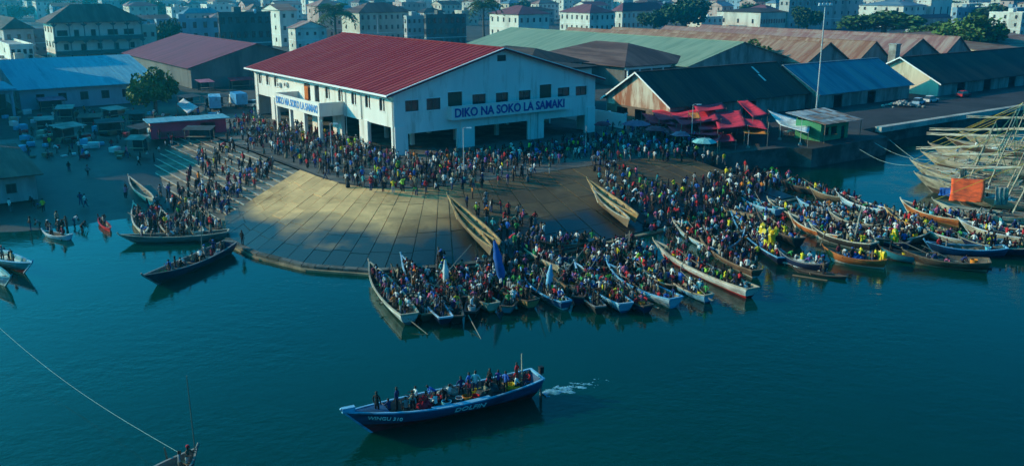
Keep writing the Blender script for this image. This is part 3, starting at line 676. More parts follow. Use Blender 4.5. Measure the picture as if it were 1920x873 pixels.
house('dark_block', 'dark block with wide flat roof left of the white houses', (416,110,27,408,507), 3, 4, 'flat', None, 0, 1, 7, 1.4, 2.2)
house('cream_house', 'small cream house between the verandah house and the vine grown block', (270,116,50,262,292), 2, 1, 'flat', None, 0, 1, 2, 1.0, 1.5)
house('grey_house', 'hazy grey house with dark hip roof at the left edge', (14,116,56,-30,62), 2, 2, 'hip', 3, 3.4, 2, 3, 1.1, 1.6)
house('pink_house', 'pale pinkish house left of the verandah house', (66,104,58,58,98), 2, 3, 'flat', None, 0, 1, 3, .8, 1.1)
house('white_house', 'low white ruined house behind the light blue roof', (24,132,88,-20,62), 2, 0, 'flat', None, 0, 2, 4, .9, 1.4)
house('cream_house', 'cream low building with flat roof beside the long blue roof', (18,140,121,-12,100), 1, 1, 'flat', None, 0, 1, 4, .9, 1.2)
# verandah house: three storeys, two galleries on posts
u, v, w, d, h = hpx(108,128,44,96,262)
d = 14.0
vh = house_box('verandah_house', 'three storey house with two post verandahs and brown hip roof', u, v, w, d, h, 3, m_hw[0], 'hip', m_brownroof, 5.2, 3, 0, 1.3, 1.7, 1.9)
m_rail = mat('gallery_green', (.05,.10,.10), .7, .2)
for k, z in enumerate((h*.30, h*.62)):
    MB().box(-.2,w+.2,-2.0,-.002,z-.2,z).build('gallery_floor', m_rail, vh)
    MB().box(-.2,w+.2,-2.0,-1.9,z+.001,z+1.1).build('railing', m_rail, vh)
post = MB().box(-.13,.13,-.13,.13,0,h).mesh('post', m_rail)
for k in range(7): put('post', post, vh, (.1+k*(w-.2)/6, -1.75, 0))
brk = MB().hexa([(-.9,-.06,-.15),(0,-.06,-.9),(0,.06,-.9),(-.9,.06,-.15)], [(-.9,-.06,0),(0,-.06,0),(0,.06,0),(-.9,.06,0)]).hexa([(0,-.06,-.9),(.9,-.06,-.15),(.9,.06,-.15),(0,.06,-.9)], [(0,-.06,0),(.9,-.06,0),(.9,.06,0),(0,.06,0)]).mesh('bracket', m_rail)
for k in range(7):
    for z in (h*.62-.2, h*.98): put('bracket', brk, vh, (.1+k*(w-.2)/6, -1.75, z))
wa = win_mesh(1.4, 2.6, 'x', m_shut, m_dark, 'vd'); wbm = win_mesh(3.0, 1.7, 'x', m_shut, m_dark, 'vb')
for k in range(5):
    put('window', wa if k in (1,3) else win_mesh(1.3, 1.8, 'x', m_shut, m_dark, 'vc'), vh, (w*(.1+.19*k), 0, h*.33+(0 if k in (1,3) else .9)))
    put('window', wa if k in (1,2) else wbm, vh, (w*(.04+.19*k), 0, h*.65+(0 if k in (1,2) else .8)))
# long building with light blue roof below it
lb = thing('blue_roof_building', 'long low building with light blue metal roof beside the beach', 'building', G(-37,89.5,3), GR)
bw_, bd_ = 27.5, 24; lh = 4.3
b = MB(); wall_cols(b, bw_, [(3+4.2*k,4.6+4.2*k,1.4,3.1) for k in range(6)], lambda a: lh, 0, .3, 'x'); b.build('wall', m_hw[5], lb)
b = MB(); wall_cols(b, bd_, [(4,5.6,1.2,3),(12,13.6,1.2,3)], lambda a: lh+ (a/bd_)*4.0, 0, .3, 'y'); b.build('side_wall', m_hw[5], lb, (0,.3,0))
b = MB(); wall_cols(b, bd_, [], lambda a: lh+ (a/bd_)*4.0, bw_-.3, bw_, 'y'); b.build('side_wall', m_hw[5], lb, (0,.3,0))
MB().box(.3,bw_-.3,bd_-.0,bd_+.3,0,lh+4).build('rear_wall', m_hw[5], lb)
rz2 = lambda y: lh+.2+max(y,-1.2)/bd_*4.0
for k in range(4):
    xa, xb = -.6+k*(bw_+1.2)/4, -.6+(k+1)*(bw_+1.2)/4-.05
    MB().hexa([(xa,-1.2,rz2(-1.2)-.1),(xb,-1.2,rz2(-1.2)-.1),(xb,bd_+1,rz2(bd_+1)-.1),(xa,bd_+1,rz2(bd_+1)-.1)], [(xa,-1.2,rz2(-1.2)+.03*(k%2)),(xb,-1.2,rz2(-1.2)+.03*(k%2)),(xb,bd_+1,rz2(bd_+1)+.03*(k%2)),(xa,bd_+1,rz2(bd_+1)+.03*(k%2))]).build('roof_panel', m_bluelight, lb)
for k in range(6): put('window', win_mesh(1.6,1.7,'x',m_shut,m_glass,'lb'), lb, (3+4.2*k,.12,1.4))
ob = thing('open_shed', 'open fronted shed with dark bays and blue roof at the left edge', 'shed', G(-62,82,3), GR)
for k in range(5): MB().box(k*5.6,k*5.6+.5,0,.5,0,5.0).build('post', m_hw[5], ob)
MB().box(-.5,23.5,-.8,16,5.0,5.4).build('roof', m_bluelight, ob); MB().box(0,23,12,12.3,0,5).build('wall', m_hw[4], ob); MB().box(0,23,.1,.4,4.3,4.998).build('beam', m_hw[5], ob)
# dark shed with maroon roof left of the market
shed('maroon_roof_shed', 'large dark shed with dusky maroon roof behind the market', 4, 110, 34, 62, 5.2, 5.0, 'y', m_hw[4], roofmat('dusky_maroon_roof', (.19,.05,.075), 'y', (.12,.035,.05), .4, .2, .7, 1.0), .9)
# buildings tight behind the market on its right
ann = thing('blue_annex', 'plain two storey annex with dark strip opening behind the market gable', 'building', G(43.5,24,3), GR)
aw, ad, ah = 16, 20, 8.4
b = MB(); wall_cols(b, aw, [(1.5,14.6,4.6,6.6)], lambda a: ah, 0, .3, 'x'); b.build('wall', m_hw[0], ann)
MB().box(0,.3,.3,ad,0,ah).build('side_wall', m_hw[0], ann); MB().box(aw-.3,aw,.3,ad,0,ah).build('side_wall', m_hw[0], ann); MB().box(.3,aw-.3,ad-.3,ad-.001,0,ah).build('rear_wall', m_hw[0], ann)
MB().box(-.8,aw+.8,-1.0,ad+.5,ah+.002,ah+.35).build('roof', m_darkroof, ann); MB().box(.3,aw-.3,.3,ad-.3,4.0,4.3).build('upper_floor', m_conc, ann)
for k in range(5): MB().box(1.5+k*3.1,1.7+k*3.1,.05,.25,4.6,6.6).build('post', m_trim, ann)
hh = house_box('hip_roof_hall', 'open sided hall with rusty brown hip roof behind the rust streaked gable', 93, 50, 25, 38, 5.0, 1, m_hw[4], 'hip', m_brownroof, 4.6, 0, 0, ov=1.6)
MB().box(-.7,25.7,-.9,-.7,4.3,4.9).build('white_beam', m_white, hh)
for k in range(7): MB().box(.1+k*4.1,.4+k*4.1,-.9,-.6,0,4.3).build('post', m_white, hh)
house_box('dark_roof_hall', 'low hall with dark hip roof directly behind the market ridge', 72, 62, 17, 30, 5.6, 1, m_hw[5], 'hip', m_darkroof, 3.2, 0, 4, 1.2, 1.4, ov=1.4)
# ------------------------------------------------------------------ farther town, house by house
rt = random.Random(11); occ = []
for row, (by, n, hmin, hmax) in enumerate(((70,15,7,11),(58,24,7,12),(47,30,7,12),(38,34,8,13),(31,36,8,13),(25,38,8,14),(20,40,8,15))):
    for k in range(n):
        px = -40 + (k+rt.uniform(.1,.9))*2000/n
        if row == 0 and (905 < px < 1900 or 270 < px < 880 or px < 100): continue
        if row == 1 and (930 < px < 1300 or 1330 < px < 1900 or 480 < px < 880): continue
        if row == 2 and (1480 < px < 1800 or 1040 < px < 1270): continue
        if row < 3 and px < 300 and rt.random() < .5: continue
        c = P(px, by+rt.uniform(-2,2), 3.0); u, v = uv(c)
        w, d, h = rt.uniform(9,22), rt.uniform(8,16), rt.uniform(hmin,hmax)
        if any(abs(u-a) < (w+a2)/2+4 and abs(v-b) < (d+b2)/2+4 for a, b, a2, b2 in occ): continue
        if 100 < u < 235 and 20 < v < 160: continue
        occ.append((u, v, w, d))
        wi = rt.choice([0,0,0,1,1,2,3,5]); ri = rt.choice([0,1,2,3,4,4,5,1]); rf_ = rt.choice(['hip','hip','flat','flat','gx'])
        nl, nr = max(1,int(d/4.5)), max(2,int(w/3.6)); st_ = 3 if h > 10 else 2
        if row > 3: nl, nr = max(1,int(d/5)), max(2,int(w/4.5))
        place = ('behind the sheds' if px > 1200 else 'beyond the market roof' if px > 480 else 'beyond the verandah house') if row < 3 else ('in the middle distance' if row < 5 else 'far off')
        lab = f"{HWN[wi]} house with {'flat roof' if rf_ == 'flat' else HRN[ri]+(' hip' if rf_ == 'hip' else ' gabled')+' roof'} {place}"
        house_box('town_house', lab, u, v, w, d, h, st_, m_hw[wi], rf_, m_hr[ri], rt.uniform(1.8,3.2), nl, nr, 1.1, 1.7, .5, auto=True, group='houses of the far town', extra=row < 3)
# ------------------------------------------------------------------ trees
def leaf_mat(name, c1, c2):
    m = mat(name, c1, .7, .45, .35, c2, .5, .3, spec=.2, local=True); return m
m_leaf = leaf_mat('leaf_green', (.07,.13,.025), (.12,.19,.04)); m_leafd = leaf_mat('leaf_dark', (.035,.075,.022), (.06,.11,.03)); m_bark = mat('bark', (.12,.09,.065), .9, .3, 2)
m_palm = leaf_mat('palm_leaf', (.08,.13,.04), (.16,.18,.06))
def crown_mesh(seed, n=2600, flat=.6, m=None, leaf=.5):
    r = np.random.default_rng(seed); b = MB()
    nl = 16; cs = r.normal(0,1,(nl,3)); cs /= np.linalg.norm(cs,axis=1)[:,None]; cs *= r.uniform(.35,.78,(nl,1)); cs[:,2] = np.abs(cs[:,2])*.9-.15; rad = r.uniform(.22,.42,nl)
    for i in range(n):
        k = r.integers(nl); p = r.normal(0,1,3); p /= np.linalg.norm(p); p = cs[k]+p*rad[k]*r.uniform(.6,1.05)
        a = r.normal(0,1,3); a /= np.linalg.norm(a); c = np.cross(a, r.normal(0,1,3)); c /= np.linalg.norm(c); s = leaf*r.uniform(.05,.11)
        q = [p+a*s, p+c*s*.7, p-a*s, p-c*s*.7]
        b.add([(x,y,z*flat) for x,y,z in q], [(0,1,2,3)])
    return b.mesh('crown', m)
CR = [crown_mesh(1, 3600, .62, m_leaf, .9), crown_mesh(2, 3600, .75, m_leafd, .9), crown_mesh(3, 3600, .5, m_leaf, .9)]
def tree(label, px, by, rx, h, kind, zb=3.0, name='tree', auto=False, crown_z=None):
    c = P(px, by, zb); t = thing(name, label, 'tree', (c[0],c[1],zb), random.uniform(0,6), 'trees of the quarter', auto)
    tr = MB(); hz = h*.55
    tr.tube([(0,0,0),(.15,.1,hz*.5),(0,.2,hz)], [rx*.09,rx*.065,rx*.045], 7)
    for k in range(6):
        a = k*1.05; tr.tube([(0,.15,hz*.75),(math.cos(a)*rx*.3,math.sin(a)*rx*.3,hz*1.1),(math.cos(a)*rx*.6,math.sin(a)*rx*.6,hz*1.35)], [rx*.035,rx*.025,rx*.01], 5)
    tr.build('trunk', m_bark, t)
    put('crown', CR[kind], t, (0,0,h*.55), random.uniform(0,6), (rx,rx,h*1.05))
    return t
tree('round bushy green tree beside the long blue roof', 292, 214, 5.2, 8.5, 0)
tree('large dark green tree right of the wide white house', 1284, 62, 15, 16, 1)
tree('small dark tree before the wide white house', 1226, 62, 10, 11, 1)
tree('broad flat topped green tree behind the gabled sheds', 1655, 76, 20, 15, 2)
tree('bright green tree left of the spreading tree by the sheds', 1760, 92, 13, 12, 2)
tree('large spreading green tree at the end of the gabled sheds', 1815, 108, 12.5, 14, 0)
tree('low green tree between the green shed and the dark warehouse', 1412, 140, 6.2, 9, 0)
tree('dark tree before the long grey block', 1512, 62, 9, 12, 1)
tree('hazy tree above the right edge of the sheds', 1850, 58, 12, 13, 1)
tree('bushy climbing plant tree beside the vine grown block', 318, 112, 6, 12, 1)
rt2 = random.Random(5)
for k in range(26):
    px = rt2.choice([rt2.uniform(0,520), rt2.uniform(0,1900)]); by = rt2.uniform(24,44)
    tree('hazy green tree standing among the far houses', px, by, rt2.uniform(9,16), rt2.uniform(9,14), 1, auto=True)
def frond(m):
    b = MB(); n = 9
    for s in (-1, 1):
        for i in range(n):
            f = i/(n-1); x0 = .15+f*3.2; z0 = .9*math.sin(f*2.6)-f*f*1.5; ln = .9*math.sin(.35+f*2.5)+.2
            b.add([(x0,0,z0),(x0+.28,0,z0-.03),(x0+.55,s*ln,z0-.45*ln),(x0+.38,s*ln*1.02,z0-.5*ln)], [(0,1,2,3)])
    b.tube([(0,0,0),(1.2,0,.75),(2.4,0,.45),(3.5,0,-.75)], [.06,.05,.035,.01], 4)
    return b.mesh('frond', m)
FR = frond(m_palm)
def palm(label, px, by, cy, zb=3.0, sc=1.0):
    c = P(px, by, zb); h = z_at(cy, c)-zb; t = thing('palm_tree', label, 'palm tree', (c[0],c[1],zb), random.uniform(0,6))
    MB().tube([(0,0,0),(.25,0,h*.35),(.3,.1,h*.7),(0,.1,h)], [.28*sc,.22*sc,.19*sc,.16*sc], 7).build('trunk', m_bark, t)
    for k in range(22):
        o = put('frond', FR, t, (0,.1,h), 0, sc*random.uniform(.85,1.15)); o.rotation_euler = (0, random.uniform(-.75,.45), k*2.4+random.uniform(-.2,.2))
palm('tall coconut palm behind the red market roof', 632, 92, 26, sc=2.3)
palm('coconut palm between the arcaded house and the white house', 908, 84, 12, sc=2.2)
palm('smaller coconut palm before the grey block', 1496, 60, 22, sc=1.5)
# ------------------------------------------------------------------ boats
BC = {}
def paint(name, c, rough=.6):
    if name not in BC: BC[name] = mat('boat_'+name, c, rough, .22, 1.2, tuple(x*.45 for x in c), .35, .9, .1, 8, stretch=(.3,1,1), local=True)
    return BC[name]
m_bwood = paint('wood', (.22,.14,.08)); m_bdark = paint('dark_wood', (.055,.045,.04)); m_bin = paint('inside', (.20,.17,.13), .8)
COLS = dict(blue=(.02,.075,.17), navy=(.012,.025,.07), red=(.5,.012,.02), white=(.62,.62,.58), sky=(.16,.40,.56), grey=(.19,.18,.17), wood=(.24,.15,.085), tan=(.42,.25,.10), orange=(.50,.15,.04),
            dark=(.045,.04,.038), green=(.04,.16,.10), cream=(.58,.50,.36), teal=(.03,.22,.27), brown=(.14,.085,.055), black=(.015,.015,.017), yellow=(.6,.42,.03), paleblue=(.32,.50,.60), weathered=(.44,.36,.25))
def bm(n): return paint(n, COLS[n])
BOATS = []
def boat(label, bow, stern, beam=None, fb=.85, top='blue', bottom='dark', rail='white', inside=None, pointed=False, thwarts=5, bow_rise=.55, stern_rise=.25, rake=.16, z=0., name='fishing_boat', mast=None, engine=False, draft=.35, roll=0, pitch=0, group='fishing boats of the landing', extra=None, zgun=None):
    """bow and stern: pixels of the ends of the rail"""
    zb = (z+fb+bow_rise) if zgun is None else zgun; zs = z+fb+stern_rise
    A = np.array(P(bow[0], bow[1], zb)); B = np.array(P(stern[0], stern[1], zs))
    dx, dy = A[0]-B[0], A[1]-B[1]; L = math.hypot(dx, dy); ang = math.atan2(dy, dx)
    if beam is None: beam = max(1.25, min(3.4, L*.235))
    t = thing(name, label, 'boat', (B[0], B[1], z), ang, group, True)
    t.rotation_euler = (roll, pitch, ang)
    NS = 15; H = [0,.22,.42,.62,.82,1.0]
    sw = .06 if pointed else .68; tm = .42
    def hb(s):
        if s < tm: f = s/tm; return beam/2*(sw+(1-sw)*math.sin(f*PI/2)**(.8))
        f = (s-tm)/(1-tm); return beam/2*max(.02, (1-f**2.3))
    def sheer(s): return fb + bow_rise*max(0,(s-.45)/.55)**2.0 + stern_rise*max(0,(.4-s)/.4)**2.0
    def keel(s): return -draft + (.5*draft)*max(0,(s-.7)/.3)**2
    def pt(s, h, side, off=0.):
        x = L*(s - (1-h)*rake*s**3 + (1-h)*.04*(1-s)**3)
        w = hb(s)*(1-(1-h)**2.1)*(.9+.1*h); z_ = keel(s)+(sheer(s)-keel(s))*h
        return (x, side*max(w-off, .0), z_+off*.6)
    ss = [i/(NS-1) for i in range(NS)]; nh = len(H)
    b = MB()
    for side in (1, -1):
        o = len(b.v)
        for s in ss:
            for h in H: b.v.append(pt(s, h, side))
        for i in range(NS-1):
            for j in range(nh-1):
                q = [o+i*nh+j, o+(i+1)*nh+j, o+(i+1)*nh+j+1, o+i*nh+j+1]
                b.f.append(q if side == -1 else q[::-1]); b.m.append(1 if j < 2 else 0)
    # inside skin
    for side in (1, -1):
        o = len(b.v)
        for s in ss:
            for h in (.40,.7,1.0): b.v.append(pt(s, h, side, .07))
        for i in range(NS-1):
            for j in range(2):
                q = [o+i*3+j, o+(i+1)*3+j, o+(i+1)*3+j+1, o+i*3+j+1]
                b.f.append(q if side == 1 else q[::-1]); b.m.append(2)
    # stern board
    o = len(b.v)
    for side in (1, -1):
        for h in H: b.v.append(pt(0, h, side))
    for j in range(nh-1): b.f.append([o+j, o+nh+j, o+nh+j+1, o+j+1]); b.m.append(1 if j < 2 else 0)
    hull = b.build('hull', [bm(top), bm(bottom), bm(inside) if inside else m_bin], t, smooth=False)
    f = MB(); o = 0
    for side in (1, -1):
        for s in ss: f.v.append(pt(s, .41, side, .05))
    f.f = [[i, i+1, NS+i+1, NS+i] for i in range(NS-1)]; f.m = [0]*(NS-1); f.build('floor_boards', m_bwood if inside is None else bm(inside), t)
    r = MB()
    for side in (1, -1):
        o = len(r.v)
        for s in ss:
            p = pt(s, 1.0, side); y1, y2 = p[1]+side*.05, p[1]-side*.10
            r.v += [(p[0],y1,p[2]-.04),(p[0],y2,p[2]-.04),(p[0],y2,p[2]+.05),(p[0],y1,p[2]+.05)]
        for i in range(NS-1):
            for k in range(4):
                q = [o+i*4+k, o+(i+1)*4+k, o+(i+1)*4+(k+1)%4, o+i*4+(k+1)%4]; r.f.append(q if side == -1 else q[::-1]); r.m.append(0)
    p0 = pt(0,1,1); r.box(-.06,.10,-p0[1],p0[1],p0[2]-.1,p0[2]+.045); r.build('rail', bm(rail), t)
    for k in range(thwarts):
        s = .16+.66*k/max(1,thwarts-1); w = pt(s,.8,1,.07)
        MB().box(w[0]-.13,w[0]+.13,-w[1],w[1],w[2]-.05,w[2]).build('thwart', m_bwood, t)
    # stem post: runs up the raked bow and stands above it
    st = MB(); q = [pt(1,h,1) for h in H]
    st.tube([(p[0]+.02,0,p[2]) for p in q]+[(q[-1][0]+.22,0,q[-1][2]+.28)], .085, 5); st.build('stem_post', bm(rail), t)
    if engine:
        e = MB().box(-.42,-.12,-.16,.16,sheer(0)+.02,sheer(0)+.5).build('outboard_engine', bm('black'), t); MB().box(-.34,-.2,-.07,.07,-.5,sheer(0)+.018).build('engine_leg', bm('grey'), e)
    if mast:
        mx, mh, lean = mast; ml = MB().tube([(L*mx,0,.1),(L*mx+lean,0,mh)], [.10,.06], 7).build('mast', m_bwood, t)
    M = Matrix.Translation((B[0],B[1],z)) @ Matrix.Rotation(ang,4,'Z') @ Matrix.Rotation(pitch,4,'Y') @ Matrix.Rotation(roll,4,'X')
    rec = dict(t=t, L=L, beam=beam, ang=ang, M=M, pt=pt, hb=hb, floor=lambda s: pt(s,.41,1,.05)[2], label=label, sheer=sheer, z=z, top=top)
    BOATS.append(rec); return rec
def bpos(r, s, f, dz=0.):
    """a place on a boat's floor: s along it, f across (-1..1)"""
    w = r['pt'](s, .41, 1, .05)[1]; x = r['pt'](s, .41, 1)[0]
    p = r['M'] @ Vector((x, w*f, r['floor'](s)+dz)); return p
# --- the boat under way in the foreground
dol = boat('long blue boat with red bottom and white lettering under way in open water', (645,772), (1008,700), 2.9, 1.3, 'blue', 'red', 'sky', pointed=False, thwarts=6, bow_rise=.5, stern_rise=.35, rake=.13, draft=.12, engine=True, name='motor_boat', group=None)
def hull_text(r, body, s, h, size, m, side):
    a = Vector(r['pt'](s, h, side)); c = Vector(r['pt'](s+.06, h, side)); up = Vector(r['pt'](s, h+.12, side))
    dirx = (c-a).normalized()*(1 if side == -1 else -1); upv = (up-a); upv = (upv-dirx*upv.dot(dirx)).normalized(); n = dirx.cross(upv)
    me = text_mesh('lettering', body, size, m, .012, .006, shear=.15); o = put('lettering', me, r['t'])
    o.matrix_local = Matrix(((dirx.x,upv.x,n.x,a.x+n.x*.035),(dirx.y,upv.y,n.y,a.y+n.y*.035),(dirx.z,upv.z,n.z,a.z+n.z*.035),(0,0,0,1))); return o
sd_ = 1                                                             # the side towards the camera
hull_text(dol, 'DOLFIN', .50, .66, .62, m_white, sd_)['label'] = 'white lettering reading DOLFIN on the side'
hull_text(dol, 'WINGU 310', .93, .70, .42, m_white, sd_)['label'] = 'white lettering near the bow'
bp = dol['pt']
MB().box(bp(.985,1,1)[0]-.5, bp(.985,1,1)[0]+.35,-.16,.16,bp(1,1,1)[2]-.02,bp(1,1,1)[2]+.30).build('bow_cap', bm('sky'), dol['t'])
hd = MB(); q = [dol['pt'](s,.97,sg,.08) for s, sg in ((.80,1),(1,1),(.80,-1))]; hd.add([(q[0][0],q[0][1],q[0][2]),(q[0][0],-q[0][1],q[0][2]),(q[1][0],0,q[1][2])], [(1,2,0)]); hd.build('fore_deck', bm('blue'), dol['t'])
q = [dol['pt'](s,.94,1,.08) for s in (.30,.38,.46,.54,.60)]; sdk = MB()
sdk.add([(x,y,z) for x,y,z in q]+[(x,y-.45,z) for x,y,z in q], [(i,i+1,6+i,5+i)[::-1] for i in range(4)]); sdk.build('side_deck', bm('sky'), dol['t'])
MB().tube([(1.2,0,.3),(1.25,0,3.4)],[.07,.05],6).build('stern_staff', bm('weathered'), dol['t'])
# --- left group
b2 = boat('dark navy boat loaded with nets, moored off the foot of the ramp', (268,516), (432,452), 2.5, .95, 'navy', 'dark', 'grey', thwarts=5, name='fishing_boat')
b3 = boat('long grey brown boat lying side on before the beached boats', (224,440), (428,432), 2.0, .75, 'grey', 'brown', 'weathered', thwarts=5, bow_rise=.3)
b4 = boat('turquoise canoe with red and white stripes at the left edge', (60,492), (-62,450), 2.3, .95, 'teal', 'red', 'sky', thwarts=3, name='canoe', inside='teal')
b4b = boat('second turquoise canoe half out of the left edge', (20,520), (-70,470), 2.0, .8, 'sky', 'white', 'teal', thwarts=3, name='canoe', inside='teal')
b5 = boat('slender white canoe drawn up alone on the dark beach', (240,330), (286,372), 1.5, .6, 'cream', 'white', 'cream', pointed=True, thwarts=3, z=1.0, name='canoe', roll=.06)
b7 = boat('small red canoe with two paddlers near the beach', (184,406), (206,428), .95, .35, 'red', 'orange', 'red', pointed=True, thwarts=2, z=.0, bow_rise=.2, stern_rise=.12, name='canoe')
b8 = boat('small pale rowing boat ringed by wading people near the beach', (80,432), (130,440), 1.3, .4, 'paleblue', 'grey', 'white', thwarts=2, bow_rise=.15, name='rowing_boat')
lb6 = []
for i, (a, b_, c1, c2) in enumerate((((250,380),(272,434),'cream','wood'),((302,392),(322,434),'weathered','brown'),((330,396),(342,436),'dark','wood'),((352,398),(372,434),'cream','dark'),((388,402),(408,428),'brown','dark'))):
    lb6.append(boat(('cream','weathered','dark','pale','brown')[i]+' boat beached bow first among the people left of the steps', a, b_, 1.6, .6, c1, c2, c1, pointed=i % 2 == 0, thwarts=3, z=.0+.05*i, rake=.1))
# --- boat cut by the lower edge
b9 = boat('dark boat cut off by the lower edge of the picture', (368,840), (255,905), 2.2, .9, 'navy', 'dark', 'grey', thwarts=4, bow_rise=.5)
# --- front cluster, bows to the viewer's side
FRONT = []
def fr(label, a, b_, **k): r = boat(label, a, b_, **k); FRONT.append(r); return r
fr('white boat with dark rim, leftmost of the packed boats before the ramp', (692,490), (768,588), top='white', bottom='grey', rail='weathered', beam=2.3, fb=.85)
fr('dark open boat packed with people beside the white leftmost boat', (752,478), (836,594), top='navy', bottom='dark', rail='paleblue', beam=1.8, fb=.7)
fr('black boat with dark rim in the packed front row', (822,468), (856,592), top='black', bottom='dark', rail='brown', beam=1.7, fb=.65)
fr('white boat with orange red transom in the front row', (832,502), (926,568), top='cream', bottom='orange', rail='weathered', beam=1.8, fb=.7)
fr('dark boat beneath the leaning pole in the front row', (944,466), (896,556), top='dark', bottom='brown', rail='brown', beam=1.7, fb=.65)
fr('tan boat with black patches beside the blue furled sail', (902,502), (1000,562), top='tan', bottom='dark', rail='brown', beam=1.9, fb=.7)
fr('small blue boat with a yellow clad helmsman', (978,506), (1062,564), top='blue', bottom='white', rail='sky', beam=1.6, fb=.65)
fr('dark boat between the two blue front boats', (1118,470), (1084,556), top='navy', bottom='dark', rail='brown', beam=1.6, fb=.65)
fr('blue boat with white stripes in the middle of the front row', (1078,492), (1174,568), top='sky', bottom='blue', rail='paleblue', beam=2.1, fb=.75)
fr('light blue boat with lettered side and square stern', (1140,494), (1268,558), top='paleblue', bottom='sky', rail='sky', beam=2.3, fb=.8)
fr('long white boat with red stripe, longest of the front row', (1226,450), (1412,540), top='white', bottom='red', rail='weathered', beam=2.2, fb=.85)
fr('weathered boat lying deeper in the crowd behind the front row', (962,438), (1060,498), top='weathered', bottom='dark', rail='weathered', beam=1.7, fb=.65)
fr('brown boat lying deeper in the crowd behind the blue boats', (1180,438), (1128,500), top='brown', bottom='dark', rail='wood', beam=1.7, fb=.65)
fr('green boat deep in the crowd left of the long white boat', (1150,452), (1236,512), top='green', bottom='dark', rail='wood', beam=1.7, fb=.65)
fr('grey blue boat with pale bow deeper in the crowd', (1262,412), (1366,470), top='paleblue', bottom='dark', rail='weathered', beam=1.8, fb=.7)
fr('white skiff half hidden behind the yellow sacks', (1396,430), (1340,466), top='white', bottom='grey', rail='paleblue', beam=1.5, fb=.6)
fr('brown skiff between the long white boat and the yellow sacks', (1310,440), (1420,506), top='brown', bottom='white', rail='wood', beam=1.8, fb=.65)
fr('short brown boat wedged beside the white leftmost boat', (735,500), (800,588), top='brown', bottom='dark', rail='wood', beam=1.5, fb=.55)
fr('short grey boat lying crosswise behind the front sterns', (800,540), (892,548), top='grey', bottom='dark', rail='weathered', beam=1.5, fb=.6)
fr('short black boat left of the orange red transom', (905,510), (882,584), top='black', bottom='dark', rail='dark', beam=1.5, fb=.55)
fr('teal boat slanting beneath the tall blue furled sail', (990,500), (950,574), top='teal', bottom='dark', rail='brown', beam=1.5, fb=.55)
fr('weathered boat crosswise beneath the spars', (1040,520), (1130,536), top='weathered', bottom='dark', rail='wood', beam=1.6, fb=.6)
fr('dark boat with grey rim, third from the lettered light blue one', (1060,500), (1126,574), top='dark', bottom='dark', rail='grey', beam=1.5, fb=.55)
fr('navy boat tucked against the lettered light blue boat', (1122,520), (1216,572), top='navy', bottom='dark', rail='brown', beam=1.6, fb=.55)
fr('brown boat crosswise between the light blue and the long white boat', (1212,512), (1300,530), top='brown', bottom='dark', rail='weathered', beam=1.6, fb=.6)
fr('sky blue skiff against the long white boat', (1246,506), (1330,552), top='sky', bottom='blue', rail='weathered', beam=1.6, fb=.6)
fr('wooden boat lying crosswise below the ramp boats', (1010,452), (1120,446), top='wood', bottom='dark', rail='wood', beam=1.6, fb=.6)
fr('dark boat heaped with yellow sacks', (1372,400), (1470,482), top='navy', bottom='dark', rail='sky', beam=2.1, fb=.7)
RIGHT = []
def rg(label, a, b_, **k): r = boat(label, a, b_, **k); RIGHT.append(r); return r
rg('blue boat with pale bow lying in the shade of the sea wall', (1382,358), (1462,392), top='sky', bottom='blue', rail='paleblue', beam=2.0)
rg('light blue boat behind the crowded boats on the right', (1496,372), (1580,388), top='sky', bottom='blue', rail='paleblue', beam=2.1)
rg('blue white boat nosing out from the quay shade', (1568,358), (1660,392), top='paleblue', bottom='blue', rail='white', beam=2.1)
rg('dark boat close under the sea wall', (1462,334), (1560,356), top='dark', bottom='dark', rail='brown', beam=1.9)
rg('wooden boat lying off the sea wall', (1520,352), (1612,368), top='wood', bottom='dark', rail='weathered', beam=1.9)
rg('weathered boat in the dim water below the awnings', (1330,368), (1420,400), top='weathered', bottom='dark', rail='wood', beam=1.8)
rg('dark boat left of the orange sided one', (1420,396), (1500,446), top='dark', bottom='dark', rail='brown', beam=1.9)
rg('brown boat between the sky blue boats in the dim water', (1440,372), (1540,412), top='brown', bottom='dark', rail='weathered', beam=1.9)
rg('grey boat under the crowd left of the tan one', (1556,396), (1650,420), top='grey', bottom='dark', rail='weathered', beam=1.9)
rg('wooden boat crosswise amid the right hand crowd', (1640,446), (1740,430), top='wood', bottom='dark', rail='cream', beam=1.9)
rg('teal boat behind the bare brown one', (1650,462), (1760,476), top='teal', bottom='dark', rail='brown', beam=1.9)
rg('navy boat at the right edge behind the blue one', (1800,444), (1940,462), top='navy', bottom='dark', rail='weathered', beam=2.0)
rg('orange sided boat among the crowd on the right', (1480,400), (1580,440), top='orange', bottom='white', rail='cream', beam=2.2)
rg('dark boat full of people behind the orange and white boat', (1520,420), (1640,455), top='dark', bottom='white', rail='cream', beam=2.3)
rg('boat piled with white fish boxes beside the dugout', (1462,470), (1552,492), top='navy', bottom='dark', rail='grey', beam=1.8)
rg('orange and white boat with blue bundle aboard', (1545,462), (1664,484), top='orange', bottom='white', rail='orange', beam=2.3)
rg('bare brown wooden boat with square stern', (1694,468), (1856,488), top='brown', bottom='weathered', rail='wood', beam=2.6)
rg('blue boat lying behind the bare brown one', (1735,452), (1886,462), top='blue', bottom='navy', rail='sky', beam=2.2)
rg('white and brown boat crowded with bright buckets', (1722,424), (1880,452), top='cream', bottom='brown', rail='white', beam=2.4)
rg('orange wooden boat with yellow planking', (1690,374), (1808,410), top='orange', bottom='tan', rail='cream', beam=2.5)
rg('varnished tan boat behind the orange wooden boat', (1660,388), (1770,432), top='tan', bottom='wood', rail='tan', beam=2.2)
rg('dark boat with people beneath the orange sail cover', (1760,392), (1930,428), top='dark', bottom='wood', rail='cream', beam=2.4)
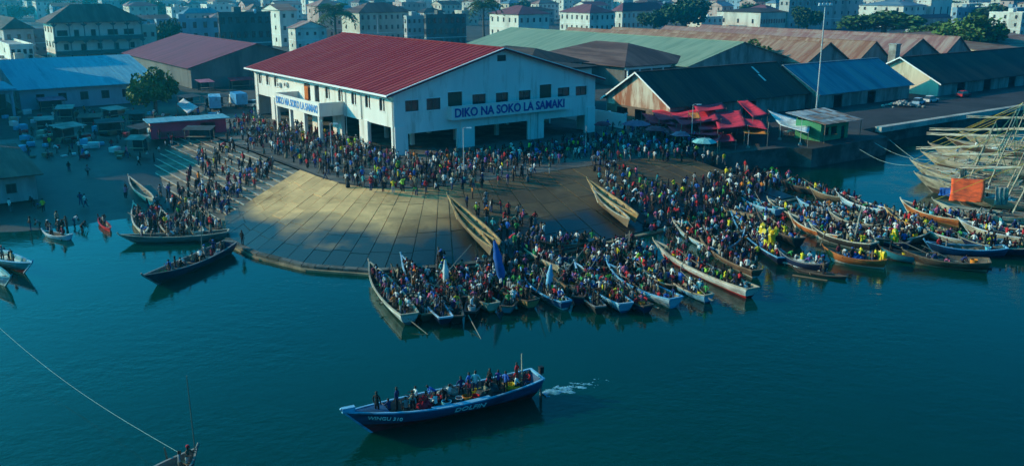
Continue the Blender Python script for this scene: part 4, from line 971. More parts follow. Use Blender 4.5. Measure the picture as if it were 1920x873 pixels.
rg('pale boat at the right edge below the moored dhows', (1800,412), (1960,446), top='cream', bottom='brown', rail='white', beam=2.4)
rg('brown boat in the midst of the right hand crowd', (1600,400), (1700,432), top='brown', bottom='dark', rail='weathered', beam=2.2)
rg('navy boat with yellow buckets in the right hand crowd', (1600,430), (1706,452), top='navy', bottom='dark', rail='grey', beam=2.2)
dug = boat('narrow dark dugout with a leaning pole in front of the others', (1488,502), (1588,518), .8, .25, 'dark', 'dark', 'brown', pointed=True, thwarts=2, bow_rise=.15, stern_rise=.1, name='dugout')
MB().tube([(dug['L']*.7,0,.2),(dug['L']*.62,1.3,.35)], .04, 5).build('outrigger_arm', m_bwood, dug['t']); MB().tube([(dug['L']*.3,1.35,.05),(dug['L']*.95,1.35,.05)], .08, 6).build('outrigger_float', m_bwood, dug['t'])
# --- boats on the ramp
def ramp_boat(label, a, b_, c, dzz=0, beam=1.7, rail='tan'):
    pa, pb = P(*a, 2.6), P(*b_, 1.1); zb = .9
    za = ramp_z(*uv(pa)) or 2.4; zb = ramp_z(*uv(pb)) or .6
    pa, pb = P(a[0],a[1],za+.9), P(b_[0],b_[1],zb+.7)
    L = math.hypot(pa[0]-pb[0], pa[1]-pb[1])
    return boat(label, a, b_, beam, .7, c, c, rail, pointed=True, thwarts=5, z=zb+.30+dzz, bow_rise=.35, stern_rise=.2, pitch=-math.atan2(za-zb, L), draft=.3, zgun=za+1.0, inside='tan')
ramp_boat('tan planked boat drawn up on the middle of the ramp', (838,372), (938,452), 'tan', 0, 1.25)
ramp_boat('second tan boat close beside the one on the middle of the ramp', (846,388), (922,462), 'wood', 0, 1.1)
ramp_boat('long yellow planked boat drawn up on the right of the ramp', (1100,342), (1196,402), 'tan', 0, 1.35)
ramp_boat('darker planked boat below the long yellow one', (1112,362), (1180,410), 'wood', 0, 1.15, 'weathered')
# --- moored dhows at the right edge
def dhow(label, a, b_, beam, fb, col, masts, yard=None, z=0.):
    r = boat(label, a, b_, beam, fb, col, 'brown', 'weathered', thwarts=6, bow_rise=.9, stern_rise=.5, rake=.2, name='dhow', group='moored dhows', inside='weathered')
    for s, h, lean in masts:
        MB().tube([(r['L']*s,0,.2),(r['L']*s+lean*.5,0,h*.5),(r['L']*s+lean,0,h)], [.13,.11,.07], 7).build('mast', bm('weathered'), r['t'])
    if yard:
        for s0, h0, s1, h1, yy in yard:
            p = [(r['L']*s0,yy,h0),(r['L']*(s0+s1)/2,yy*1.1,(h0+h1)/2-.25),(r['L']*s1,yy,h1)]
            y_ = MB().tube(p, [.07,.12,.05], 6).build('yard', bm('weathered'), r['t'])
            sl_ = MB(); n = 14
            sl_.tube([(p[0][0]+(p[2][0]-p[0][0])*k/n, yy, p[0][2]+(p[2][2]-p[0][2])*k/n-.3+.05*math.sin(k*2.1)) for k in range(n+1)], [.05+.16*math.sin(PI*k/n)+.03*math.sin(k*1.7) for k in range(n+1)], 7); sl_.build('furled_sail', bm('cream'), y_)
    MB().box(r['L']*.06,r['L']*.24,-beam*.36,beam*.36,r['sheer'](.1)-.1,r['sheer'](.1)+.02).build('stern_deck', m_bwood, r['t'])
    # rigging
    if masts:
        s, h, lean = masts[0]; x = r['L']*s+lean
        for ex, ey in ((r['L']*.98,0),(r['L']*.1,beam*.35),(r['L']*.1,-beam*.35),(r['L']*.5,beam*.45)):
            MB().tube([(x,0,h-.2),(ex,ey,r['sheer'](min(1,max(0,ex/r['L'])))+.1)], .03, 4).build('stay', bm('green') if ey else bm('yellow'), r['t'])
    return r
DH = [dhow('weathered dhow with tall raked mast, farthest left of the moored dhows', (1708,300), (1905,330), 3.4, 1.6, 'weathered', [(.42,9.5,-2.6)], [(.95,4.6,.05,6.8,.5)]),
      dhow('pale dhow with long furled yard behind the others', (1742,268), (1960,300), 3.4, 1.6, 'cream', [(.4,10.5,-2.8)], [(1.0,5.0,.0,7.2,.5)]),
      dhow('weathered dhow with net heap beside the leftmost', (1716,324), (1925,352), 3.3, 1.6, 'weathered', [(.36,10.,-2.6)]),
      dhow('dhow under an orange sail cover nearest the crowd', (1750,374), (1955,402), 3.3, 1.5, 'cream', [(.30,9.,-2.6)]),
      dhow('cream dhow at the picture edge above the orange cover', (1772,348), (2000,376), 3.4, 1.6, 'weathered', [(.5,9.5,-2.7)], [(.9,5.2,.0,6.5,-.4)]),
      dhow('cream dhow squeezed between the leftmost and the net laden dhow', (1722,312), (1915,340), 2.8, 1.2, 'cream', [(.5,8.5,-2.2)], [(.9,4.4,.1,5.6,.3)]),
      dhow('weathered dhow behind the pale sail cloth', (1760,336), (1975,362), 3.0, 1.2, 'weathered', [(.42,9.5,-2.6)]),
      dhow('pale dhow between the two long furled yards', (1728,284), (1935,314), 3.0, 1.25, 'cream', [(.36,10,-2.6)], [(.98,5.2,.1,6.4,-.3)]),
      dhow('brown dhow just below the dhow with white nets', (1775,258), (1990,286), 3.0, 1.2, 'brown', [(.45,9.5,-2.4)]),
      dhow('dhow with bundled white nets farthest up the quay', (1800,246), (2010,272), 3.4, 1.6, 'weathered', [(.45,10.5,-2.8)], [(.95,5.4,.05,6.8,.4)])]
# ------------------------------------------------------------------ people
m_skin = mat('skin_dark', (.055,.030,.020), .55, .15, 6, spec=.35, local=True)
m_hair = mat('hair_black', (.012,.010,.009), .8, .1)
def attr_mat(name, prop):
    m = bpy.data.materials.new(name); m.use_nodes = True; t = m.node_tree; b = t.nodes['Principled BSDF']; b.inputs['Roughness'].default_value = .85; b.inputs['Specular IOR Level'].default_value = .15
    a = N(t, 'ShaderNodeAttribute'); a.attribute_name = prop
    a.attribute_type = 'GEOMETRY' if prop == 'cloth' else 'OBJECT'
    tc = N(t, 'ShaderNodeTexCoord'); n = N(t, 'ShaderNodeTexNoise'); n.inputs['Scale'].default_value = 7; n.inputs['Detail'].default_value = 3; t.links.new(tc.outputs['Object'], n.inputs['Vector'])
    r = N(t, 'ShaderNodeMapRange'); r.inputs[3].default_value = .7; r.inputs[4].default_value = 1.25; t.links.new(n.outputs[0], r.inputs[0])
    mx = N(t, 'ShaderNodeMix', data_type='RGBA', blend_type='MULTIPLY'); mx.inputs[0].default_value = 1; t.links.new(a.outputs['Color'], mx.inputs[6]); t.links.new(r.outputs[0], mx.inputs[7]); t.links.new(mx.outputs[2], b.inputs['Base Color'])
    return m
m_shirt = attr_mat('cloth_shirt', 'shirt'); m_trous = attr_mat('cloth_trousers', 'trousers'); m_crowd = attr_mat('crowd_cloth', 'cloth')
PM = [m_skin, m_shirt, m_trous, m_hair]
def skeleton(hip=(0,0,.92), lean=0., legs=((.10,.02,.5,.10,.0,.04),(-.10,-.02,.5,-.10,.0,.04)), arms=None, skirt=False, headtilt=0.):
    """joints of a pose; x to the side, -y forward. legs: knee x,y,z, foot x,y,z; arms: elbow, hand offsets from the shoulder"""
    V = []; E = []; R = []; Mt = []
    def v(p, r): V.append(Vector(p)); R.append(r); return len(V)-1
    def e(a, b, m): E.append((a, b)); Mt.append(m)
    h = Vector(hip); s, c = math.sin(lean), math.cos(lean)
    def up(d, x=0): return h + Vector((x, -d*s, d*c))
    pel = v(h, .135); wa = v(up(.20), .125); ch = v(up(.40), .145); nk = v(up(.53), .065)
    hd = Vector(up(.53)) + Vector((0, -math.sin(lean+headtilt)*.1, math.cos(lean+headtilt)*.1)); jw = v(hd, .075); tp = v(hd+Vector((0,-math.sin(lean+headtilt)*.10+.01,math.cos(lean+headtilt)*.10)), .10); cr = v(hd+Vector((0,.015-math.sin(lean+headtilt)*.17,math.cos(lean+headtilt)*.17)), .07)
    e(pel,wa,1); e(wa,ch,1); e(ch,nk,1); e(nk,jw,0); e(jw,tp,0); e(tp,cr,3)
    if skirt:
        k1 = v(h+Vector((0,0,-.3)), .19); k2 = v(h+Vector((0,0,-.62)), .21); k3 = v((hip[0],hip[1],.10), .23); e(pel,k1,2); e(k1,k2,2); e(k2,k3,2)
        f1 = v((.08,-.05,.04),.05); e(k3,f1,0)
    else:
        for kx,ky,kz,fx,fy,fz in legs:
            sx = 1 if kx > 0 else -1
            t0 = v(h+Vector((.09*sx,0,-.06)), .095); k = v((kx,ky,kz), .065); f = v((fx,fy,fz+.05), .045); to = v((fx,fy-.17,fz+.02), .035)
            e(pel,t0,2); e(t0,k,2); e(k,f,2); e(f,to,0)
    arms = arms or [((.09,.02,-.28),(.07,-.08,-.54)),((-.09,.02,-.28),(-.07,-.08,-.54))]
    for (el, ha), sx in zip(arms, (1,-1)):
        sh = v(up(.46, .19*sx), .062); E_ = v(V[sh]+Vector(el), .047); w = v(V[sh]+Vector(ha), .036); pm = v(V[sh]+Vector(ha)+(Vector(ha)-Vector(el)).normalized()*.10, .034)
        e(ch,sh,1); e(sh,E_,1); e(E_,w,0); e(w,pm,0)
    return V, E, R, Mt
def skin_mesh(name, sk, sub):
    V, E, R, Mt = sk
    me = bpy.data.meshes.new('sk'); me.from_pydata([tuple(p) for p in V], E, []); ob = bpy.data.objects.new('sk', me); COL.objects.link(ob)
    ob.modifiers.new('s', 'SKIN'); 
    for i, sv in enumerate(me.skin_vertices[0].data): sv.radius = (R[i]*1.0, R[i]*(.72 if i in (0,1,2) else 1.0)); sv.use_root = (i == 0)
    if sub: sm = ob.modifiers.new('u', 'SUBSURF'); sm.levels = sub; sm.render_levels = sub
    dg = bpy.context.evaluated_depsgraph_get(); out = bpy.data.meshes.new_from_object(ob.evaluated_get(dg))
    bpy.data.objects.remove(ob); bpy.data.meshes.remove(me); out.name = name
    segs = [(np.array(V[a]), np.array(V[b]), (R[a]+R[b])/2) for a, b in E]
    out.materials.clear()
    for m in PM: out.materials.append(m)
    for p in out.polygons:
        c = np.array(p.center); best = (9, 0)
        for (a, b, r), mt in zip(segs, Mt):
            ab = b-a; t = max(0, min(1, float((c-a)@ab/(ab@ab)))); d = np.linalg.norm(c-a-ab*t)-r*.9
            if d < best[0]: best = (d, mt)
        p.material_index = best[1]; p.use_smooth = bool(sub)
    return out
AF = [((.06,-.20,-.20),(.03,-.44,-.16)),((-.06,-.20,-.20),(-.03,-.44,-.16))]
AH = [((.20,-.05,-.16),(.10,-.10,.12)),((-.12,-.05,-.26),(-.10,-.2,-.48))]
AU = [((.16,-.03,.18),(.0,-.05,.42)),((-.12,-.05,-.26),(-.10,-.15,-.50))]
AX = [((.14,-.02,-.24),(.02,-.16,-.38)),((-.14,-.02,-.24),(-.02,-.16,-.38))]
AD = [((.03,-.10,-.27),(.02,-.25,-.48)),((-.03,-.10,-.27),(-.02,-.25,-.48))]
POSES = dict(
    standing=skeleton(),
    standing_alert=skeleton(legs=((.14,-.02,.5,.17,.02,.0),(-.14,.02,.5,-.17,.04,.0)), arms=AX),
    walking=skeleton(lean=.06, legs=((.10,-.16,.5,.10,-.28,.0),(-.10,.02,.48,-.10,.26,.05)), arms=[((.08,.12,-.24),(.06,.10,-.5)),((-.08,-.12,-.24),(-.06,-.26,-.44))]),
    reaching=skeleton(lean=.16, arms=AF),
    carrying=skeleton(arms=AU, legs=((.11,-.06,.5,.11,-.06,.0),(-.11,.04,.5,-.11,.10,.0))),
    bending=skeleton(hip=(0,.12,.86), lean=1.05, legs=((.12,-.02,.46,.13,.06,.0),(-.12,-.02,.46,-.13,.06,.0)), arms=AD, headtilt=-.4),
    pointing=skeleton(lean=.05, arms=AH),
    sitting=skeleton(hip=(0,.05,.42), lean=.12, legs=((.12,-.36,.44,.12,-.40,.0),(-.12,-.36,.44,-.12,-.42,.0)), arms=AF),
    squatting=skeleton(hip=(0,.10,.30), lean=.45, legs=((.17,-.24,.46,.14,-.02,.0),(-.17,-.24,.46,-.14,-.02,.0)), arms=AF, headtilt=-.3),
    skirted=skeleton(skirt=True, arms=AX))
PNAMES = list(POSES)
PHI = {k: skin_mesh('person_'+k, s, 1) for k, s in POSES.items()}
PLO = {k: skin_mesh('crowd_'+k, s, 0) for k, s in POSES.items()}
SH = dict(white=(.60,.60,.56), navy=(.02,.03,.10), black=(.016,.016,.018), red=(.45,.025,.03), yellow=(.62,.50,.03), green=(.05,.28,.07), grey=(.20,.20,.20), blue=(.04,.13,.42), pink=(.52,.12,.20), maroon=(.16,.02,.035), orange=(.62,.18,.03), teal=(.04,.25,.27), khaki=(.26,.22,.14), purple=(.12,.06,.24), lime=(.36,.60,.06), brown=(.11,.07,.05))
SHW = dict(white=19, navy=9, black=27, red=8, yellow=4, green=2, grey=13, blue=5, pink=4, maroon=8, orange=2, teal=3, khaki=9, purple=2, lime=1, brown=12)
TR = dict(dark=(.02,.02,.025), blue=(.035,.055,.12), khaki=(.20,.16,.11), grey=(.12,.12,.125), brown=(.07,.05,.04), pale=(.42,.42,.40))
rp = random.Random(21)
def pick(d): return rp.choices(list(d), list(d.values()))[0]
PEOPLE = []                                                         # x,y,z, facing, pose, shirt, trousers, cap, place, height
POSEW = dict(standing=15, standing_alert=14, walking=18, reaching=18, carrying=7, bending=16, pointing=10, sitting=6, squatting=4, skirted=8)
def add_person(p, place, pose=None, shirt=None, trousers=None, cap=None, face=None, sc=None, posew=None, keep=False):
    pose = pose or pick(posew or POSEW)
    PEOPLE.append(dict(p=tuple(float(c) for c in p), place=place, pose=pose, shirt=shirt or pick(SHW), trousers=trousers or rp.choices(list(TR),[34,20,14,14,10,6])[0],
                       cap=(rp.choice(['white','red','blue','khaki','black']) if rp.random() < .22 else None) if cap is None else (cap or None), face=rp.uniform(0,2*PI) if face is None else face, sc=sc or rp.uniform(.86,1.06), keep=keep))
def inpoly(x, y, poly):
    c = False; j = len(poly)-1
    for i in range(len(poly)):
        (xi, yi), (xj, yj) = poly[i], poly[j]
        if (yi > y) != (yj > y) and x < (xj-xi)*(y-yi)/(yj-yi)+xi: c = not c
        j = i
    return c
TAKEN = {}
def free(x, y, d):
    k = (int(x//1), int(y//1))
    for a in (-1,0,1):
        for b in (-1,0,1):
            for q in TAKEN.get((k[0]+a,k[1]+b), ()):
                if (q[0]-x)**2+(q[1]-y)**2 < d*d: return False
    TAKEN.setdefault(k, []).append((x,y)); return True
def crowd_in(poly, n, place, z0=3.0, d=.55, zfun=None, **k):
    """people spread over the ground inside an outline; the outline is given on the photograph's ground"""
    W_ = [uv(P(a, b, z0)) for a, b in poly]; us_ = [w[0] for w in W_]; vs_ = [w[1] for w in W_]; c = 0
    for _ in range(n*14):
        if c >= n: break
        u, v = rp.uniform(min(us_),max(us_)), rp.uniform(min(vs_),max(vs_))
        if not inpoly(u, v, W_): continue
        z = zfun(u,v) if zfun else stand_z(u, v)
        if z is None: continue
        if -.6 < u < MW+.5 and -.4 < v < MD: 
            if not (0 < v < 5 and rp.random() < .4): continue
        q = G(u, v, z)
        if not free(q[0], q[1], d): continue
        add_person(q, place, **k); c += 1
PZ = dict(POSEW, sitting=0, squatting=2, bending=4)
# crowd round the market
crowd_in([(478,238),(540,235),(640,262),(700,283),(748,300),(770,345),(735,356),(640,338),(560,312),(500,282),(455,255)], 300, 'beside the market side wall', posew=PZ, d=.62)
crowd_in([(745,302),(870,296),(1000,282),(1112,262),(1118,292),(1010,318),(900,330),(830,352),(760,352)], 260, 'before the market gable', posew=PZ, d=.62)
crowd_in([(1112,262),(1220,258),(1330,268),(1470,282),(1440,302),(1330,300),(1200,300),(1110,312)], 170, 'beside the awnings', posew=PZ, d=.65)
crowd_in([(436,230),(480,215),(500,235),(470,262),(430,255)], 34, 'behind the steps', posew=PZ, d=.9)
crowd_in([(1130,236),(1250,240),(1300,256),(1150,262)], 40, 'under the red umbrellas', posew=PZ, d=.8)
# steps
crowd_in([(380,290),(450,262),(540,310),(500,345),(430,372),(380,345)], 50, 'on the broad steps', z0=2.0, d=.8, posew=dict(POSEW, bending=18, sitting=10))
crowd_in([(430,358),(500,338),(520,318),(470,320),(425,345)], 34, 'at the lower step corner', z0=2.0, d=.6, posew=dict(POSEW, bending=22, sitting=16, squatting=10))
crowd_in([(375,295),(350,345),(420,385),(450,372),(400,330)], 26, 'on the lowest steps', z0=1.2, d=.8)
# beached boats on the left
crowd_in([(255,392),(330,360),(400,372),(432,395),(425,428),(330,432),(262,430)], 88, 'among the left beached boats', z0=.4, d=.6, zfun=lambda u, v: max(-.35, stand_z(u,v) if stand_z(u,v) is not None else .2))
for px, py in ((58,432),(75,428),(92,440),(108,422),(118,436),(126,428),(140,422),(155,436),(62,388),(72,398),(82,396),(152,384),(160,388),(236,372),(238,366),(112,438),(20,398)):
    q = P(px, py, .0); u, v = uv(q); z = max(-.5, min(beach_z(u,v), 2.5)); q = P(px, py, z); add_person(q, 'wading off the beach')
for px, py in ((60,350),(130,322),(150,300),(165,330),(260,310),(300,285),(325,262),(220,268),(180,262),(40,262),(350,232),(366,238),(395,232),(410,226),(300,262)):
    q = P(px, py, 2.0); u, v = uv(q); z = beach_z(u,v) if v < 52 else 3.0; add_person(P(px,py,z), 'on the dim beach')
crowd_in([(20,296),(100,216),(400,214),(372,280),(240,300)], 75, 'in the dim lane', z0=2.6, d=1.2, zfun=lambda u, v: 3.0 if v > 52 else beach_z(u,v) if u < -32 else stand_z(u,v))
crowd_in([(600,330),(740,352),(870,342),(1010,326),(1010,338),(880,356),(740,368),(610,346)], 38, 'at the top of the ramp', z0=2.8, d=1.1)
# on the ramp
for px, py, sc_, tr_, ps in ((455,460,'black','dark','standing'),(876,390,'navy','dark','standing'),(893,405,'lime','dark','walking'),(886,372,'orange','dark','standing_alert'),(884,350,'grey','dark','walking'),(920,398,'white','blue','reaching'),(1030,326,'khaki','pale','standing'),(700,352,'maroon','dark','standing'),(676,350,'grey','dark','squatting'),(742,352,'red','dark','squatting'),(733,352,'grey','dark','standing'),(792,352,'blue','dark','squatting'),(965,330,'white','dark','walking'),(1205,366,'yellow','dark','reaching')):
    u, v = uv(P(px, py, 1.5)); z = stand_z(u, v)
    if z is None: z = .6
    for _ in range(3):
        u, v = uv(P(px, py, z)); z = stand_z(u, v) or z
    add_person(P(px, py, z), 'apart on the open ramp', ps, sc_, tr_, keep=True)
crowd_in([(1105,322),(1245,352),(1240,400),(1140,384)], 62, 'by the right ramp boats', z0=1.6, d=.7)
crowd_in([(1180,380),(1330,350),(1440,320),(1500,335),(1400,372),(1260,412)], 170, 'at the dim water edge', z0=.8, d=.75, zfun=lambda u, v: (ramp_z(u,v) or .1))
crowd_in([(900,398),(1010,420),(1060,452),(960,470),(890,440)], 40, 'at the foot of the ramp', z0=.8, d=.75, zfun=lambda u, v: (ramp_z(u,v) or 0.))
# aboard the boats
BPW = dict(POSEW, sitting=16, bending=14, skirted=3)
def load(r, n, place, s0=.12, s1=.86, lo=.42):
    c = 0
    for _ in range(n*6):
        if c >= n: break
        s, f = rp.uniform(s0, s1), rp.uniform(-.75, .75); p = bpos(r, s, f)
        if not free(p.x, p.y, lo): continue
        add_person(p, place, posew=BPW); c += 1
for r in FRONT: load(r, int(r['L']*2.6), 'aboard the '+r['top']+' front boat', .05, .92, .38)
for r in RIGHT: load(r, int(r['L']*2.0) if 'bare' not in r['label'] and 'shade' not in r['label'] and 'nosing' not in r['label'] else 3, 'aboard the '+r['top']+' right-hand boat', .08, .9, .40)
for r in lb6: load(r, 4, 'in a beached boat')
load(b2, 15, 'aboard the moored navy boat'); load(b3, 8, 'aboard the grey brown boat'); load(b7, 2, 'in the small red canoe', .35, .65, .3); load(b8, 2, 'in the pale rowing boat'); load(b9, 3, 'in the lowest boat', .7, .92)
load(b4, 3, 'in the turquoise canoe'); load(dug, 1, 'in the dark dugout', .3, .5)
for r in DH: load(r, 4, 'aboard the moored dhows')
# wading between the boats
def wade(poly, n):
    crowd_in(poly, n, 'wading between the boats', z0=0., d=.6, zfun=lambda u, v: (ramp_z(u, v) if (ramp_z(u, v) or -9) > .5 else -.45), posew=dict(POSEW, sitting=0, squatting=0))
wade([(720,520),(880,500),(960,470),(1060,470),(1200,450),(1250,510),(1230,556),(1000,562),(860,575),(730,560)], 170)
wade([(1200,430),(1380,380),(1480,400),(1450,470),(1400,510),(1300,480)], 150)
wade([(1480,400),(1640,390),(1740,430),(1700,460),(1600,470)], 170)
# the crew of the boat under way
for s, f, ps, sh, tr_ in ((.90,.1,'standing','black','dark'),(.78,-.2,'standing','navy','dark'),(.70,.35,'bending','grey','dark'),(.66,-.35,'reaching','white','dark'),(.62,.2,'sitting','red','dark'),(.56,-.5,'bending','blue','dark'),(.58,.55,'sitting','white','dark'),(.42,-.05,'standing_alert','navy','dark'),(.36,-.55,'standing','blue','dark'),(.33,-.3,'standing_alert','white','blue'),(.28,.3,'reaching','black','dark'),(.20,-.3,'standing','purple','dark'),(.15,-.6,'sitting','navy','blue'),(.10,-.2,'sitting','red','dark'),(.06,.2,'sitting','maroon','dark'),(.04,.55,'sitting','red','blue'),(.24,-.6,'standing','black','dark'),(.30,.55,'sitting','khaki','dark'),(.74,.4,'sitting','grey','dark'),(.68,-.6,'sitting','khaki','dark'),(.52,.3,'bending','black','dark'),(.47,-.6,'sitting','white','dark'),(.39,.5,'reaching','maroon','dark'),(.18,.5,'standing','blue','dark'),(.12,.55,'sitting','white','dark'),(.26,0,'bending','red','dark'),(.085,-.6,'standing_alert','red','dark'),(.83,-.1,'sitting','navy','dark')):
    p = bpos(dol, s, f, .42); add_person(p, 'aboard the lone blue boat', ps, sh, tr_, '' if rp.random() < .7 else None, keep=True)
# nearest three hundred are persons of their own; the rest is the crowd
for q in PEOPLE: q['d'] = math.dist(q['p'], (0,0,CAM_H)) - (200 if q['keep'] else 0)
PEOPLE.sort(key=lambda q: q['d'])
capm = MB().lathe([(.118,0),(.115,.06),(.08,.115),(.0,.13)], 10).add([(-.09,-.10,.005),(.09,-.10,.005),(.07,-.21,-.01),(-.07,-.21,-.01)], [(0,3,2,1)]).mesh('cap', m_shirt)
PW = dict(standing='standing', standing_alert='arms folded', walking='walking', reaching='reaching', carrying='arm raised', bending='bending', pointing='hand raised', sitting='sitting', squatting='squatting', skirted='long-skirted')
NIND = 300
for q in PEOPLE[:NIND]:
    lab = f"person in {q['shirt']} top, {PW[q['pose']]} {q['place']}"
    if q['cap']: lab = f"{q['cap']}-capped person in {q['shirt']} top, {PW[q['pose']]} {q['place']}"
    o = put('person', PHI[q['pose']], None, q['p'], q['face'], q['sc']); tag(o, lab, 'person', 'people of the fish landing', None, True)
    o['shirt'] = SH[q['shirt']]; o['trousers'] = TR[q['trousers']] if q['pose'] != 'skirted' else SH[pick(SHW)]
    if q['cap']:
        V = POSES[q['pose']][0]; c = put('cap', capm, o, V[5]+Vector((0,0,.035))); c['shirt'] = SH[q['cap']]
def crowd_mesh(people):
    base = {}
    for k, me in PLO.items():
        me.calc_loop_triangles(); n = len(me.vertices); co = np.empty(n*3, np.float32); me.vertices.foreach_get('co', co)
        t = np.empty(len(me.loop_triangles)*3, np.int32); me.loop_triangles.foreach_get('vertices', t)
        mi = np.empty(len(me.loop_triangles), np.int32); me.loop_triangles.foreach_get('material_index', mi)
        base[k] = (co.reshape(-1,3), t.reshape(-1,3), mi)
    vs_, ts_, cs_ = [], [], []; off = 0
    for q in people:
        co, t, mi = base[q['pose']]; a = q['face']; R = np.array([[math.cos(a),-math.sin(a),0],[math.sin(a),math.cos(a),0],[0,0,1]])
        vs_.append(co@R.T*q['sc']+np.array(q['p'])); ts_.append(t+off); off += len(co)
        pal = np.array([(.055,.030,.020), SH[q['shirt']], TR[q['trousers']], SH[q['cap']] if q['cap'] else (.012,.010,.009)]); cs_.append(pal[mi])
    V = np.concatenate(vs_); T = np.concatenate(ts_); Cc = np.concatenate(cs_)
    me = bpy.data.meshes.new('crowd'); me.vertices.add(len(V)); me.vertices.foreach_set('co', V.astype(np.float32).ravel())
    me.loops.add(len(T)*3); me.loops.foreach_set('vertex_index', T.ravel().astype(np.int32)); me.polygons.add(len(T)); me.polygons.foreach_set('loop_start', np.arange(0,len(T)*3,3,dtype=np.int32)); me.update(calc_edges=True)
    at = me.attributes.new('cloth', 'FLOAT_COLOR', 'FACE'); at.data.foreach_set('color', np.concatenate([Cc, np.ones((len(Cc),1))],1).astype(np.float32).ravel())
    me.materials.append(m_crowd); return me
cr = put('crowd', crowd_mesh(PEOPLE[NIND:])); cr['kind'] = 'stuff'; cr['label'] = 'dense crowd of people filling the quay, the steps and the farther boats'
print('PEOPLE', len(PEOPLE))
for me in PLO.values(): bpy.data.meshes.remove(me)
# ------------------------------------------------------------------ awnings, umbrellas, stalls, poles
def cloth_mat(n, c): return mat('cloth_'+n, c, .85, .2, .8, tuple(x*.55 for x in c), .35, .7, .15, 3)
m_redc = cloth_mat('red', (.60,.02,.045)); m_redl = cloth_mat('pinkred', (.40,.06,.08)); m_orc = cloth_mat('orange', (.66,.20,.02)); m_whc = cloth_mat('white', (.62,.62,.58)); m_bluec = cloth_mat('blue', (.02,.10,.34)); m_tealc = cloth_mat('teal', (.18,.46,.44)); m_darkc = cloth_mat('dark', (.03,.05,.06)); m_pinkc = cloth_mat('pink', (.44,.14,.20))
m_pole = mat('pole_wood', (.22,.18,.13), .8, .2, 2); m_steel = mat('pole_steel', (.46,.46,.44), .45, .1, 1, metal=.2)
m_yel = mat('yellow_plastic', (.70,.47,.02), .4, .12, 2, spec=.5)
def awning(label, px, zs, m, sag=.5, zg=3.0, cat='awning', name='awning', n=8):
    """cloth slung between four poles"""
    zm = sum(zs)/4; c = [np.array(P(a, b, zm))+np.array([0,0,(z-zm)*.2]) for (a, b), z in zip(px, zs)]; o = c[0].copy(); o[2] = zg
    t = thing(name, label, cat, o, 0, 'awnings of the quay market', True)
    b = MB()
    for i in range(n+1):
        for j in range(n+1):
            f, g = i/n, j/n; p = c[0]*(1-f)*(1-g)+c[1]*f*(1-g)+c[2]*f*g+c[3]*(1-f)*g - o
            p[2] -= sag*math.sin(PI*f)*math.sin(PI*g) + .04*math.sin(f*9+g*5)*math.sin(PI*f)*math.sin(PI*g); b.v.append(tuple(p))
    b.f = [[i*(n+1)+j,(i+1)*(n+1)+j,(i+1)*(n+1)+j+1,i*(n+1)+j+1] for i in range(n) for j in range(n)]; b.m = [0]*len(b.f)
    cl = b.build('cloth', m, t, smooth=True); s = cl.modifiers.new('thickness','SOLIDIFY'); s.thickness = .03
    for p in c: q = p-o; MB().tube([(q[0],q[1],0),(q[0],q[1],q[2]+.25)], .05, 5).build('pole', m_pole, t)
awning('broad dark red awning, largest over the quay stalls', [(1258,214),(1335,200),(1352,226),(1278,234)], (5.2,6.4,6.2,5.2), m_redc, .6)
awning('red awning sagging right of the largest one', [(1338,212),(1388,208),(1402,236),(1346,242)], (6,6,5.4,5.4), m_redc, .6)
awning('small dark red awning nearest the white yard wall', [(1203,212),(1252,222),(1268,234),(1218,230)], (5.4,5.4,5.2,5.0), m_redc, .4)
awning('long red awning along the front of the stalls', [(1246,230),(1344,234),(1348,254),(1262,248)], (5.2,5.2,4.6,4.6), m_redc, .5)
awning('narrow bright red awning strung up to the warehouse roof', [(1383,192),(1400,188),(1442,213),(1412,219)], (7.0,7.0,5.6,5.6), m_redc, .5)
awning('orange and yellow awning at the end of the red ones', [(1384,229),(1426,231),(1440,251),(1396,249)], (5.6,5.4,4.6,4.6), m_orc, .5)
awning('red awning hanging low beside the teal umbrella', [(1310,241),(1356,250),(1346,266),(1324,260)], (5,5,4.4,4.4), m_redc, .5)
awning('red awning tucked behind the orange one', [(1392,222),(1428,226),(1440,242),(1402,236)], (6.0,5.8,5.2,5.4), m_redc, .4)
awning('dusky red awning over the stalls behind the wide parasol', [(1212,220),(1250,228),(1246,240),(1205,236)], (4.8,4.8,4.4,4.4), m_redc, .3)
awning('red awning at the back against the dark warehouse', [(1300,196),(1352,190),(1362,204),(1306,210)], (6.4,6.4,6.2,6.2), m_redc, .4)
awning('small red awning behind the teal parasol', [(1340,252),(1372,252),(1380,264),(1350,266)], (4.6,4.6,4.2,4.2), m_redc, .3)
awning('wide red awning reaching towards the white yard wall', [(1222,208),(1290,201),(1302,220),(1236,226)], (5.7,5.7,5.5,5.5), m_redc, .35)
awning('wide red awning in the middle of the stalls', [(1300,221),(1390,221),(1398,240),(1312,244)], (5.3,5.3,5.1,5.1), m_redc, .35)
awning('low red awning behind the faded parasols', [(1238,238),(1330,246),(1330,259),(1250,253)], (4.6,4.6,4.4,4.4), m_redl, .3)
awning('orange strip caught among the red awnings', [(1291,212),(1310,212),(1314,222),(1298,222)], (6.6,6.6,6.4,6.4), m_orc, .15)
awning('white canopy beside the green shack', [(1440,209),(1520,231),(1516,249),(1462,234)], (6.2,5.2,4.8,5.2), m_whc, .35)
